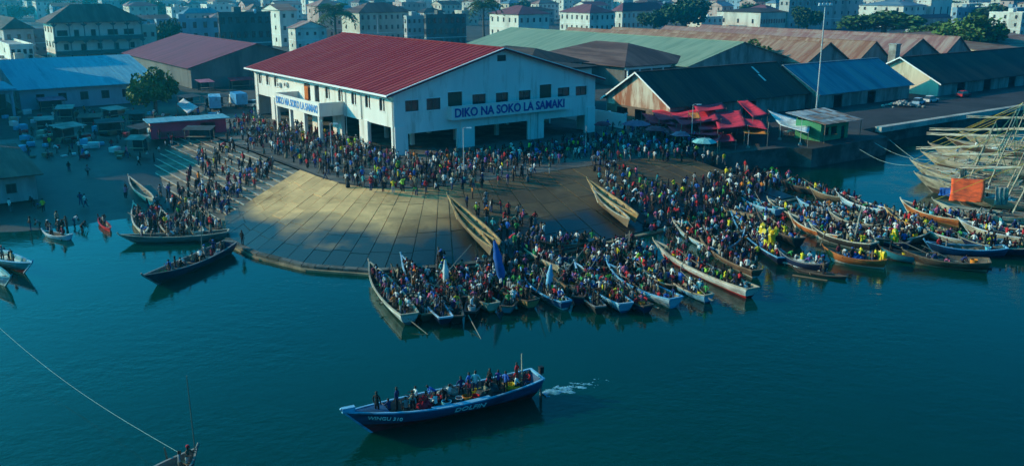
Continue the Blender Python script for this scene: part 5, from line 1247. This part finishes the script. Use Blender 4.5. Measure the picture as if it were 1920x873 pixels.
def umbrella(label, px, py, r, m, z=5.4):
    c = P(px, py, z); t = thing('parasol', label, 'parasol', (c[0],c[1],3.0), random.uniform(0,1), 'parasols of the quay market', True); h = z-3.0
    n = 10; b = MB(); b.v = [(0,0,h+.35)]+[(r*.55*math.cos(2*PI*k/n),r*.55*math.sin(2*PI*k/n),h+.2) for k in range(n)]+[(r*math.cos(2*PI*k/n),r*math.sin(2*PI*k/n),h-.25) for k in range(n)]
    b.f = [[0,1+k,1+(k+1)%n] for k in range(n)]+[[1+k,1+n+k,1+n+(k+1)%n,1+(k+1)%n] for k in range(n)]; b.m = [0]*len(b.f)
    c_ = b.build('canopy', m, t); s = c_.modifiers.new('t','SOLIDIFY'); s.thickness = .03
    MB().tube([(0,0,0),(0,0,h+.5)], .035, 6).build('pole', m_steel, t)
umbrella('faded red parasol close to the market corner', 1130, 231, 1.5, m_redl)
umbrella('wide pinkish parasol before the white yard wall', 1193, 230, 2.5, m_pinkc)
umbrella('faded red parasol left of the long awning', 1230, 240, 1.8, m_redl)
umbrella('pale pink parasol below the long red awning', 1276, 250, 1.5, m_pinkc)
umbrella('pale teal parasol in front of all the awnings', 1321, 263, 1.9, m_tealc)
yw = thing('yard_wall', 'low white yard wall between the market and the dark warehouse', 'wall', G(46.0,-1.0,3), GR)
for k in range(5): MB().box(0,.3,k*4.4,k*4.4+4.36,0,2.6).build('panel', m_white, yw); MB().box(-.06,.36,k*4.4-.1,k*4.4+.3,2.6,2.8).build('coping', m_white, yw)
# green shack on the quay
sx, sy = uv(P(1570,262,3.0)); sk = thing('quay_shack', 'green shack with patched sheet roof on the quay corner', 'shack', G(sx-4,sy+0.5,3), GR)
m_shg = mat('shack_green', (.05,.25,.12), .8, .2, 1); m_shb = mat('shack_blue', (.08,.20,.28), .8, .2, 1)
b = MB(); wall_cols(b, 7.5, [(.8,2.2,.9,2.2),(2.8,4.4,.9,2.2),(5.6,6.6,0,2.1)], lambda a: 2.9, 0, .15, 'x'); b.build('front_wall', m_shg, sk)
MB().box(7.36,7.5,.15,5.0,0,3.1).build('side_wall', m_shb, sk); MB().box(0,.14,.15,5.0,0,3.1).build('side_wall', m_shg, sk); MB().box(.14,7.36,4.86,5.0,0,3.4).build('rear_wall', m_shg, sk)
MB().box(.8,2.2,-.35,.0,.86,.9).build('counter', m_pole, sk); MB().box(2.8,4.4,-.35,.0,.86,.9).build('counter', m_pole, sk); MB().box(.2,5.4,-.05,-.003,1.0,2.25).build('notice_board', m_white, sk) if False else None
RS = [roofmat('sheet_pale', (.42,.42,.40), 'y', (.28,.20,.16), .35, .2, .6, .3), roofmat('sheet_rust', (.22,.10,.06), 'y', (.32,.22,.17), .4, .25, .7, .3), roofmat('sheet_grey', (.26,.28,.29), 'y', (.16,.11,.08), .35, .2, .6, .3)]
rs_ = random.Random(3)
for i in range(11):
    for j in range(3):
        x0, y0_ = -1.2+i*.95, -1.6+j*2.6; zr = lambda y: 3.0+.13*(y+1.6)+rs_.uniform(0,.06)+.03*j
        MB().hexa([(x0,y0_,zr(y0_)),(x0+1.0,y0_,zr(y0_)),(x0+1.0,y0_+2.75,zr(y0_+2.75)),(x0,y0_+2.75,zr(y0_+2.75))], [(x0,y0_,zr(y0_)+.08),(x0+1.0,y0_,zr(y0_)+.08),(x0+1.0,y0_+2.75,zr(y0_+2.75)+.08),(x0,y0_+2.75,zr(y0_+2.75)+.08)]).build('roof_sheet', rs_.choice(RS), sk)
for x0 in (-.9, 8.9): MB().tube([(x0,-1.4,0),(x0,-1.4,3.1)], .07, 6).build('post', m_pole, sk)
m_fridge = m_acwhite
for k, (a, c_) in enumerate(((1456,'left'),(1484,'right'))):
    q = P(a+20, 256-k*2, 3.0); f = thing('table_stall', 'white trading table '+('left' if k == 0 else 'right')+' beneath the white canopy', 'table', q, GR, 'tables under the canopy'); MB().box(0,1.8,0,.9,.75,.82).build('top_board', m_whc, f)
    for x_, y_ in ((.05,.05),(1.7,.05),(.05,.8),(1.7,.8)): MB().box(x_,x_+.06,y_,y_+.06,0,.75).build('leg', m_pole, f)
# lamp posts and masts
def lamp_post(label, px, by, ty, zg=None, head=True, r=.09, name='lamp_post', arm=1.0, dirx=1):
    c = P(px, by, 3.0); u, v = uv(c); z = zg if zg is not None else (stand_z(u, v) or 3.0); c = P(px, by, z); h = z_at(ty, c)-z
    t = thing(name, label, 'lamp post', (c[0],c[1],z), 0)
    MB().tube([(0,0,0),(0,0,h)], [r,r*.6], 8).build('pole', m_steel, t); MB().box(-.25,.25,-.25,.25,0,.3).build('base_block', m_conc, t)
    if head:
        a = MB().tube([(0,0,h-.05),(arm*.6*dirx,0,h+.1),(arm*dirx,0,h)], .04, 6).build('arm', m_steel, t); MB().box(arm*dirx-.1,arm*dirx+.5*dirx+.1,-.14,.14,h-.08,h+.06).build('lamp_head', m_acwhite, a)
    return t, h
lamp_post('tall thin grey lamp post before the market gable', 870, 334, 240, 3.0, True, .10, arm=.5)
lamp_post('lamp post in the crowd before the market side wall', 623, 312, 232, 3.0, True, .09, arm=.5)
lamp_post('slender post at the right corner of the market', 1098, 292, 236, 3.0, False, .07)
lamp_post('white lamp post among the red awnings', 1296, 270, 196, 3.0, True, .09, arm=.7)
mt, mh = lamp_post('very tall floodlight mast behind the green shack', 1528, 236, 10, 3.0, False, .17, 'floodlight_mast')
for k in range(4): MB().box(-1.2+k*.65,-.75+k*.65,-.25,.05,mh-.1,mh+.35).build('floodlight', m_acwhite, mt)
MB().box(-1.3,1.3,-.06,.06,mh-.2,mh-.08).build('cross_bar', m_steel, mt)
for i, (a, b_, c_) in enumerate(((1402,278,244),(1500,272,218),(1440,250,222),(1462,262,220))): lamp_post(('bare wooden post left of the white canopy','pale wooden post in front of the white canopy','short post at the back of the white canopy','thin post holding the white canopy')[i], a, b_, c_, 3.0, False, .06, 'wooden_post')
lamp_post('thin aerial pole standing on the red market ridge', 709, 67, 28, 18.3, False, .05, 'aerial_pole')
# ------------------------------------------------------------------ the dim lane on the left
rb_ = thing('rust_roof_house', 'low house with brown sheet roof at the left edge above the beach', 'house', G(-62,9.5,1.0), GR)
MB().box(0,14.5,0,19,0,3.2).build('wall', m_hw[2], rb_)
MB().hexa([(-.8,-.8,3.25),(15.4,-.8,3.25),(15.4,19.8,4.4),(-.8,19.8,4.4)], [(-.8,-.8,3.4),(15.4,-.8,3.4),(15.4,19.8,4.55),(-.8,19.8,4.55)]).build('roof', m_brownroof, rb_)
for k in range(3): put('window', win_mesh(1.2,1.2,'x',m_shut,m_dark,'rb'), rb_, (2+k*4.5,0,1.2))
rk = thing('red_stall_house', 'long red market hut with light blue roof above the beach', 'hut', G(*uv(P(284,262,2.6)),2.6), GR-.12)
L_ = 12.5; m_redw = mat('hut_red', (.75,.03,.10), .8, .2, 1, (.5,.02,.07), .3, .5)
b = MB(); wall_cols(b, L_, [(8.2,10.6,0,2.3)], lambda a: 2.7, 0, .15, 'x'); b.build('front_wall', m_redw, rk)
MB().box(0,.15,.15,4.2,0,2.7).build('side_wall', m_white, rk); MB().box(L_-.15,L_,.15,4.2,0,2.7).build('side_wall', m_redw, rk); MB().box(.15,L_-.15,4.05,4.2,0,2.9).build('rear_wall', m_redw, rk)
for k in range(4): MB().box(-.5+k*3.4,-.5+k*3.4+3.36,-1.0,4.8,2.85+.03*(k%2),2.97+.03*(k%2)).build('roof_sheet', m_bluelight, rk)
MB().box(1.0,7.6,-.06,-.003,.25,1.2).build('banner', m_redl, rk)
def stall(label, px, py, w, d, m, z=2.7, h=2.3, rot=.1):
    c = P(px, py, z); t = thing('market_stall', label, 'stall', c, GR+random.uniform(-rot,rot), 'stalls of the dim lane', True)
    for x_ in (0,w):
        for y_ in (0,d): MB().tube([(x_,y_,0),(x_,y_,h)], .05, 5).build('post', m_pole, t)
    MB().hexa([(-.3,-.4,h-.15),(w+.3,-.4,h-.15),(w+.3,d+.3,h+.25),(-.3,d+.3,h+.25)], [(-.3,-.4,h-.09),(w+.3,-.4,h-.09),(w+.3,d+.3,h+.31),(-.3,d+.3,h+.31)]).build('roof_cloth', m, t)
    MB().box(.1,w-.1,.1,.9,.75,.82).build('counter', m_pole, t); MB().box(.12,w-.12,d-.2,d-.15,.1,h-.3).build('back_cloth', m_darkc, t)
lane = random.Random(9)
for px, py in ((208,226),(238,236),(150,240),(108,228),(70,246),(186,256),(262,264),(120,268),(322,248),(348,266),(240,288),(395,205),(350,200)):
    cn, cm = lane.choice([('dark', m_darkc),('dark', m_darkc),('brown', m_brownroof),('grey', m_shedwall)])
    u_, v_ = uv(P(px,py,2.7)); z = beach_z(u_, v_) if v_ < 52 else 3.0
    stall(f'{cn} roofed market stall in the dim lane above the beach', px, py, lane.uniform(2.2,4.5), lane.uniform(1.8,3), cm, z, lane.uniform(1.9,2.5), .7)
CRM = [MB().box(-.35,.35,-.25,.25,0,.4).box(-.3,.3,-.2,.2,.4,.42).mesh('crate', bm(c)) for c in ('wood','sky','weathered','red','white')]; CRN = ['wooden','light blue','weathered','red','white']
for k in range(110):
    px, py = lane.uniform(10,410), lane.uniform(212,300)
    u_, v_ = uv(P(px,py,2.7)); z = beach_z(u_, v_) if v_ < 52 else 3.0; i = lane.randrange(5)
    if u_ > -32 and v_ < 44: continue
    tag(put('crate', CRM[i], None, P(px,py,z), lane.uniform(0,3), lane.uniform(1.0,2.4)), f'{CRN[i]} crate on the ground of the dim lane', 'crate', 'crates of the dim lane', None, True)
pb = stall('pink roofed stall below the long blue roof', 78, 210, 4.5, 3, m_pinkc, 3.0)
stall('faded red parasol stall beside the blue truck', 378, 172, 3, 3, m_pinkc, 3.0); stall('bright red roofed stall behind the blue truck', 436, 168, 5, 3, m_redc, 3.0)
awning('white and red tent cloth beside the red hut', [(331,196),(344,186),(372,200),(352,212)], (5.2,5.4,4.4,4.2), m_whc, .2)
# vehicles
m_tyre = mat('tyre', (.015,.015,.015), .9, .1); m_rim = mat('rim', (.3,.3,.3), .4, .1)
def wheel(t, x, y, r=.42, w=.24):
    o = MB().lathe([(r*.6,-w/2),(r*.95,-w/2),(r,-w/4),(r,w/4),(r*.95,w/2),(r*.6,w/2)], 14).build('wheel', m_tyre, t, (x,y,r)); o.rotation_euler = (PI/2,0,0)
    MB().lathe([(.0,-w*.4),(r*.6,-w*.42),(r*.6,w*.42),(.0,w*.4)], 12).build('rim', m_rim, o)
def truck(label, px, py, body, cab, rz, L=6.0, z=3.0):
    c = P(px, py, z); t = thing('truck', label, 'truck', c, rz, 'trucks behind the steps')
    MB().box(0,L,-1.15,1.15,.95,3.2).build('cargo_box', body, t); MB().box(0,L+1.9,-.45,.45,.55,.94).build('chassis', m_tyre, t)
    MB().hexa([(L+.15,-1.05,.6),(L+2.0,-1.05,.6),(L+2.0,1.05,.6),(L+.15,1.05,.6)], [(L+.15,-1.0,2.5),(L+1.6,-1.0,2.5),(L+1.6,1.0,2.5),(L+.15,1.0,2.5)]).build('cab', cab, t)
    MB().hexa([(L+1.90,-.9,1.5),(L+1.93,-.9,1.5),(L+1.93,.9,1.5),(L+1.90,.9,1.5)], [(L+1.70,-.85,2.3),(L+1.73,-.85,2.3),(L+1.73,.85,2.3),(L+1.70,.85,2.3)]).build('windscreen', m_glass, t)
    for x_ in (1.2, L+1.0):
        for y_ in (-1.0, 1.0): wheel(t, x_, y_)
truck('pale blue box truck parked behind the steps', 405, 212, bm('sky'), bm('sky'), 1.9); truck('bright blue box truck beside the market corner', 455, 205, paint('truckblue', (.03,.24,.48)), bm('white'), 2.1, 5)
def car(label, px, py, col, rz, z=3.0):
    c = P(px, py, z); t = thing('parked_car', label, 'car', c, rz, 'cars on the quay')
    MB().hexa([(-2.0,-.8,.3),(2.0,-.8,.3),(2.0,.8,.3),(-2.0,.8,.3)], [(-1.95,-.78,.85),(1.9,-.78,.8),(1.9,.78,.8),(-1.95,.78,.85)]).build('body', col, t)
    cb = MB().hexa([(-1.7,-.74,.852),(.9,-.74,.832),(.9,.74,.832),(-1.7,.74,.852)], [(-1.3,-.6,1.42),(.35,-.6,1.42),(.35,.6,1.42),(-1.3,.6,1.42)]).build('cabin', m_glass, t); MB().box(-1.3,.35,-.6,.6,1.422,1.47).build('roof', col, cb)
    for x_ in (-1.25,1.25):
        for y_ in (-.72,.72): wheel(t, x_, y_, .32, .2)
car('white car parked by the cream gabled warehouse', 1745, 192, bm('white'), GR); car('silver car parked near the heap on the quay road', 1722, 196, bm('paleblue'), GR+.2)
car('small red car far down the quay road', 1806, 182, bm('red'), GR); 
car('white car standing below the trucks', 478, 200, bm('white'), 1.2)
hp = MB(); rr_ = np.random.default_rng(4)
for k in range(60):
    x_, y_ = rr_.normal(0,1.6), rr_.normal(0,1.0); r_ = rr_.uniform(.2,.5); hp.lathe([(.0,0),(r_,r_*.2),(r_*.8,r_*.9),(.0,r_*1.1)], 6, 0, (x_,y_,max(0,1.0-.35*math.hypot(x_,y_))))
tag(hp.build('rubble_heap', m_conc, None, P(1692,200,3.0)), 'heap of pale sacks and rubble beside the blue roofed warehouse', 'heap', kind='stuff')
# ------------------------------------------------------------------ unseen houses added outside the left edge, tall enough to shade the beach
for k, (x_, y_, w_, d_, h_) in enumerate(((-108,116,14,16,20),(-118,140,16,18,22),(-127,164,16,18,24),(-139,188,16,18,25),(-153,214,18,20,27))):
    u_, v_ = uv((x_,y_,3)); house_box('shade_house', f'tall shore house {("nearest the water","second from the water","third from the water","fourth from the water","farthest from the water")[k]} beyond the left edge', u_, v_, w_, d_, h_, 4, m_hw[2], 'hip', m_brownroof, 3, 3, 3, zb=1.5 if k == 0 else 2.8)
# ------------------------------------------------------------------ loads, sails, poles and ropes on the boats
def tubm(name, r, h, m, taper=.85): return MB().lathe([(r*taper,0),(r,h),(r*1.06,h),(r*1.06,h+.03),(r*.94,h+.03),(r*taper*.92,.05),(0,.05)], 12).mesh(name, m)
TUB = {c: tubm('tub', .30, .42, cm) for c, cm in dict(yellow=m_yel, red=bm('red'), blue=paint('plasticblue',(.03,.16,.45)), white=m_whc, green=paint('plasticgreen',(.03,.33,.12)), black=bm('black'), cyan=paint('plasticcyan',(.10,.45,.55)), orange=m_orc).items()}
CAN = MB().hexa([(-.15,-.11,0),(.15,-.11,0),(.15,.11,0),(-.15,.11,0)], [(-.15,-.11,.36),(.15,-.11,.36),(.15,.11,.36),(-.15,.11,.36)]).hexa([(-.14,-.10,.36),(.14,-.10,.36),(.14,.10,.36),(-.14,.10,.36)], [(-.08,-.06,.44),(.12,-.06,.44),(.12,.06,.44),(-.08,.06,.44)]).lathe([(.035,.44),(.035,.50)],6,0,(.07,0,0)).mesh('jerry_can', m_yel)
lr = random.Random(31)
def tub(c, p, place): tag(put('tub', TUB[c], None, p, lr.uniform(0,6), lr.uniform(.9,1.25)), f'{c} plastic tub {place}', 'tub', 'tubs aboard the boats', None, True)
def cans(r, s, f, n, place, spread=.5, high=2.0):
    for k in range(n):
        p = bpos(r, min(.95,max(.03,s+lr.uniform(-.05,.05)*spread)), f+lr.uniform(-.5,.5)*spread) + Vector((0,0,.25+high*k/n))
        o = put('jerry_can', CAN, None, p, lr.uniform(0,6), lr.uniform(1.3,1.7)); o.rotation_euler = (lr.uniform(-.5,.5),lr.uniform(-.5,.5),lr.uniform(0,6)); tag(o, f'yellow jerry can heaped {place}', 'jerry can', 'yellow jerry cans', None, True)
R_ = {r['label'].split(',')[0]: r for r in BOATS}
def B_(k): return next(r for r in BOATS if r['label'].startswith(k))
cans(B_('dark boat heaped with yellow'), .18, .2, 16, 'high on the dark boat', .6, 2.6); cans(B_('dark boat heaped with yellow'), .42, -.3, 14, 'amidships on the dark boat', .7, 1.8)
cans(B_('navy boat with yellow buckets'), .25, 0, 12, 'in the right hand crowd', .8, 1.3); cans(B_('orange and white boat with blue'), .06, .2, 5, 'at the stern of the orange and white boat', .5, .9)
cans(B_('grey blue boat with pale bow'), .3, 0, 6, 'on the grey blue boat', .8, .8)
for r in FRONT+RIGHT:
    for k in range(3 if 'bare' not in r['label'] else 1):
        c = lr.choice(list(TUB)); tub(c, bpos(r, lr.uniform(.06,.86), lr.uniform(-.7,.7), .35), 'aboard the '+r['top']+(' front boat' if r in FRONT else ' right-hand boat'))
for c, s, f in (('yellow',.33,-.35),('yellow',.145,.25),('orange',.40,.45),('red',.36,.6),('black',.27,.1),('black',.245,.5),('black',.50,.5),('white',.60,-.1),('cyan',.52,.62),('black',.22,-.05),('yellow',.10,-.1),('yellow',.12,.55),('yellow',.30,.0),('red',.55,-.3),('white',.44,.3)): tub(c, bpos(dol, s, f, .35), 'aboard the blue boat under way')
def heap(label, r, s, f, rx, ry, rz, m, name='net_heap', cat='net'):
    g = np.random.default_rng(int(abs(s*1000))+len(label)); b = MB(); n, k = 14, 7
    for i in range(k+1):
        for j in range(n):
            a = 2*PI*j/n; q = i/k; w = math.cos(q*PI/2)**.6*(1+.22*g.normal()); b.v.append((rx*w*math.cos(a), ry*w*math.sin(a), rz*math.sin(q*PI/2)*(1+.15*g.normal())))
    b.f = [[i*n+j,i*n+(j+1)%n,(i+1)*n+(j+1)%n,(i+1)*n+j] for i in range(k) for j in range(n)]; b.m = [0]*len(b.f)
    p = bpos(r, s, f, .05); o = b.build(name, m, None, p, r['ang']); tag(o, label, cat, None, None, True); return o
m_net = mat('net_dark', (.03,.045,.05), .95, .4, 3, (.08,.08,.07), .4, 2, .8, 14); m_netw = mat('net_pale', (.38,.36,.30), .95, .3, 3, (.2,.18,.14), .4, 2, .8, 14); m_neto = mat('net_white', (.55,.55,.50), .9, .3, 3, (.3,.3,.27), .4, 2, .8, 14)
heap('dark net heap amidships on the blue boat under way', dol, .48, 0, 1.5, .8, .75, m_net); heap('dark net heap forward on the blue boat under way', dol, .70, .1, 1.3, .7, .55, m_net); heap('pale net heap against the far side of the blue boat', dol, .46, -.75, 1.2, .35, 1.1, m_netw); heap('tall dark net heap astern on the blue boat under way', dol, .27, .25, 1.0, .8, 1.2, m_net)
heap('red bundle on the blue boat under way', dol, .64, .3, .55, .4, 1.05, m_redc, 'bundle', 'bundle')
heap('pale sail cloth bundle on the navy boat off the ramp', b2, .35, .2, 1.1, .4, .45, m_netw); heap('dark nets on the navy boat off the ramp', b2, .55, 0, 1.2, .7, .4, m_net); heap('white sacks at the stern of the navy boat', b2, .16, .2, .8, .5, .55, m_neto, 'sacks', 'sacks'); heap('bright green bundle in the bow of the navy boat', b2, .84, .1, .5, .4, .6, paint('plasticgreen',(.03,.33,.12)), 'bundle', 'bundle')
heap('pale nets along the long grey brown boat', b3, .3, 0, 1.6, .5, .4, m_netw); heap('dark nets in the long grey brown boat', b3, .6, 0, 1.5, .5, .45, m_net)
heap('white fish boxes and nets on the boat beside the dugout', B_('boat piled with white'), .5, 0, 2.2, .6, .7, m_neto); heap('white nets forward on the boat beside the dugout', B_('boat piled with white'), .25, .1, .9, .5, .8, m_neto)
heap('bright blue bundle on the orange and white boat', B_('orange and white boat'), .5, .1, .9, .6, .9, m_bluec, 'bundle', 'bundle'); heap('blue tarpaulin bundle in the right hand crowd', B_('orange sided boat'), .35, 0, .9, .6, 1.4, m_bluec, 'bundle', 'bundle')
for i, r in enumerate(DH):
    heap('pale net heap amidships on a moored dhow', r, .55, 0, 2.2, 1.0, 1.3, m_netw if i % 2 else m_neto); heap('dark net heap aft on a moored dhow', r, .3, .1, 1.6, .9, 1.2, m_net)
    for k in range(3):
        p = bpos(r, lr.uniform(.2,.7), lr.uniform(-.8,.8), 1.25); a = r['ang']+lr.uniform(-.12,.12)
        tag(MB().tube([(-3,0,0),(0,0,.08),(3,0,.12)], [.05,.07,.04], 6).build('spar', bm('weathered'), None, p, a), 'loose pale spar lying along a moored dhow', 'spar', 'spars on the dhows', None, True)
for r in FRONT[:9]: heap('dark wet nets in the '+r['top']+' boat of the front row', r, .35, 0, 1.2, .7, .5, m_net)
# orange sail cover, blue furled sails, flags
def drape(label, px, zs, m, sag, name, cat, n=12, ripple=.12):
    c = [np.array(P(a, b, z)) for (a, b), z in zip(px, zs)]; o = c[0].copy(); b = MB()
    for i in range(n+1):
        for j in range(n+1):
            f, g = i/n, j/n; p = c[0]*(1-f)*(1-g)+c[1]*f*(1-g)+c[2]*f*g+c[3]*(1-f)*g - o; k = ripple*math.sin(f*19+math.sin(g*4))*(.35+g)
            p = p+np.array([k*.3,-k,-sag*math.sin(PI*f)*math.sin(PI*g)]); b.v.append(tuple(p))
    b.f = [[i*(n+1)+j,(i+1)*(n+1)+j,(i+1)*(n+1)+j+1,i*(n+1)+j+1] for i in range(n) for j in range(n)]; b.m = [0]*len(b.f)
    ob = b.build(name, m, None, o, 0, True); s = ob.modifiers.new('t','SOLIDIFY'); s.thickness = .03; return tag(ob, label, cat)
m_bright = cloth_mat('bright_orange', (.98,.11,.015))
dq = DH[3]; q0 = bpos(dq,.78,.0,.0); q1 = bpos(dq,.42,0,0)
drape('bright orange tarpaulin hung over the dhow nearest the crowd', [(1784,334),(1848,337),(1843,380),(1780,376)], (3.3,3.3,2.2,2.2), m_bright, .15, 'tarpaulin', 'tarpaulin')
drape('pale sail cloth hung beside the orange tarpaulin', [(1866,350),(1892,352),(1888,384),(1864,384)], (3.6,3.6,1.4,1.4), m_netw, .1, 'sail', 'sail')
drape('blue tarpaulin in the bow left of the orange one', [(1762,352),(1784,352),(1784,368),(1760,366)], (2.2,2.4,1.6,1.6), m_bluec, .2, 'tarpaulin', 'tarpaulin')
drape('green tarpaulin lying on a moored dhow', [(1845,312),(1878,314),(1876,322),(1844,320)], (2.6,2.6,2.2,2.2), cloth_mat('green', (.03,.34,.22)), .1, 'tarpaulin', 'tarpaulin')
drape('small white panel standing on a dhow by the mast', [(1800,312),(1812,313),(1811,334),(1799,333)], (3.2,3.2,1.5,1.5), m_netw, .05, 'sail', 'sail')
def sail_roll(label, r, s, f, dx, h, m, rad=.3):
    p = bpos(r, s, f); n = 9; pts = [(dx*k/n, .08*math.sin(k), .2+h*k/n) for k in range(n+1)]; rs = [max(.03, rad*math.sin(PI*(.08+.84*k/n))*(1+.15*math.sin(k*2.3))) for k in range(n+1)]
    t = thing('furled_sail', label, 'sail', p, 0); MB().tube([(dx*1.08*k/4,0,h*1.08*k/4) for k in range(5)], .05, 6).build('mast', m_pole, t); MB().tube(pts, rs, 9).build('cloth', m, t, smooth=True)
sail_roll('tall bright blue furled sail in the middle of the front row', B_('tan boat with black'), .55, 0, -.9, 4.8, m_bluec, .42); sail_roll('short light blue furled sail right of the tall blue one', B_('small blue boat'), .4, 0, .3, 3.0, bm('sky'), .32); sail_roll('white furled sail standing in the front row', B_('black boat with dark rim'), .45, .2, -.1, 3.0, m_whc, .3)
sail_roll('grey furled sail on a boat at the right', B_('dark boat full'), .3, 0, .5, 4.0, m_netw, .12)
def pole(label, a, za, b_, zb, r=.05, m=None, name='pole'):
    p, q = P(*a, za), P(*b_, zb); tag(MB().tube([(0,0,0),tuple((q-p)*.5),tuple(q-p)], [r,r*.9,r*.6], 6).build(name, m or m_pole, None, p), label, name.replace('_',' '))
pole('long pole leaning across the crowd in the front row', (808,545), .6, (884,458), 2.6, .07)
pole('oar trailing into the water from the leftmost front boat', (764,596), .7, (804,628), -.05, .05, None, 'oar'); pole('oar trailing into the water from the front row', (878,590), .7, (903,637), -.05, .05, None, 'oar')
pole('spar leaning over the middle of the front row', (1030,545), .6, (1105,455), 3.4, .06); pole('spar crossing the blue boats in the front row', (1078,548), .6, (1128,470), 3.0, .06); pole('spar standing by the blue furled sail', (1005,550), .5, (1024,500), 3.4, .05)
pole('spar leaning over the long white boat', (1270,520), .8, (1290,470), 3.0, .05); pole('pole standing on a boat among the right hand crowd', (1538,460), .8, (1553,420), 3.6, .06)
pole('thin pole rising from the boat at the lower edge', (366,846), 1.3, (350,704), 6.2, .045); pole('short post at the rim of the boat at the lower edge', (313,858), .9, (308,838), 1.9, .07)
pole('mooring pole standing in the bow of the long grey brown boat', (378,468), -.3, (377,398), 3.8, .06)
m_rope = mat('rope_pale', (.26,.36,.32), .9, .1)
p0_, p1_ = P(338,849,1.2), P(-60,560,3.0); rp_ = MB().tube([tuple((p1_-p0_)*k/24 + np.array([0,0,-1.0*math.sin(PI*k/24)])) for k in range(25)], .013, 5).build('mooring_rope', m_rope, None, p0_); tag(rp_, 'long pale mooring rope running out of the picture on the left', 'rope')
for i, (a, za, b_, zb) in enumerate((((1790,330),2.,(1668,262),3.1),((1752,300),2.2,(1640,268),3.1),((1716,310),2.0,(1612,280),2.8))):
    p, q = P(*a, za), P(*b_, zb); tag(MB().tube([tuple((q-p)*k/12 + np.array([0,0,-.8*math.sin(PI*k/12)])) for k in range(13)], .03, 4).build('mooring_rope', m_rope, None, p), 'mooring rope from a dhow to the quay, '+('nearest','middle','farthest')[i]+' of three', 'rope')
for r in FRONT+RIGHT+lb6+[b2, b3, b4]:
    for k in range(2):
        s, f = lr.uniform(.25,.75), lr.uniform(-.8,.8); p = bpos(r, s, f, .55); a = r['ang']+lr.uniform(-.35,.35); ln = lr.uniform(1.4,2.6); up = lr.choice([.1,.3,1.3])
        tag(MB().tube([(-ln,0,0),(0,0,up*.5),(ln,0,up)], [.035,.045,.03], 5).box(-ln-.5,-ln,-.09,.09,-.03,.02).build('oar', m_pole, None, p, a), 'wooden oar lying across the '+r['top']+(' front boat' if r in FRONT else ' right-hand boat' if r in RIGHT else ' boat on the left'), 'oar', 'oars in the boats', None, True)
# wake behind the boat under way: churned water, a low ridge of foam
wk = MB(); g = np.random.default_rng(8); nx, ny = 70, 30
mw = mat('foam', (.22,.46,.56), .5, .4, 2.5, (.06,.22,.28), .5, .8)
ph = g.uniform(0,6,(10,)); kx = g.uniform(1.5,9,(10,)); ky = g.uniform(-9,9,(10,))
for i in range(nx+1):
    for j in range(ny+1):
        x_ = i/nx*5.5; w_ = .55+.16*x_; y_ = (j/ny-.5)*2*w_; nz = sum(math.sin(kx[q]*x_+ky[q]*y_+ph[q]) for q in range(10))/4.5
        wk.v.append((-x_, y_, .05*(1-x_/5.5)+.045*nz+.015*g.normal()-.07*(abs(j/ny-.5)*2)**2-.045*(i/nx)))
wk.f = [[i*(ny+1)+j,(i+1)*(ny+1)+j,(i+1)*(ny+1)+j+1,i*(ny+1)+j+1] for i in range(nx) for j in range(ny)]; wk.m = [0]*len(wk.f)
wo = wk.build('wake_foam', mw, None, dol['M'] @ Vector((-.4,0,0)), dol['ang'], True); wo['kind'] = 'stuff'; wo['label'] = 'churned pale water behind the blue boat under way'
# ------------------------------------------------------------------ the air
def haze_box():
    m = bpy.data.materials.new('haze_air'); m.use_nodes = True; t = m.node_tree; t.nodes.remove(t.nodes['Principled BSDF'])
    v = t.nodes.new('ShaderNodeVolumePrincipled'); v.inputs['Color'].default_value = (.04,.72,1.0,1); v.inputs['Density'].default_value = HAZE; v.inputs['Anisotropy'].default_value = .7
    t.links.new(v.outputs[0], t.nodes['Material Output'].inputs['Volume'])
    b = MB().box(-2700,2700,-500,3700,-3.0,48.0).build('haze', m); b['kind'] = 'stuff'; b['label'] = 'thin blue morning haze over the harbour town'
HAZE = .00036
haze_box()
# ------------------------------------------------------------------ labels: what is still alike is told apart by its place
ORD = 'first second third fourth fifth sixth seventh eighth ninth tenth eleventh twelfth thirteenth fourteenth fifteenth sixteenth seventeenth eighteenth nineteenth twentieth'.split()
def finish_labels():
    by = {}
    for o, auto in LABELLED:
        if auto: by.setdefault(o['label'], []).append(o)
    for lab, os_ in by.items():
        if len(os_) < 2: continue
        os_.sort(key=lambda o: proj(o.location)[0])
        n = len(os_)
        for i, o in enumerate(os_):
            if i == 0: s = 'leftmost'
            elif i == n-1: s = 'rightmost'
            elif i <= 19 and i <= n//2: s = ORD[i]+' from left'
            elif n-1-i <= 19: s = ORD[n-1-i]+' from right'
            else: s = 'near the middle'
            o['label'] = lab+', '+s
finish_labels()
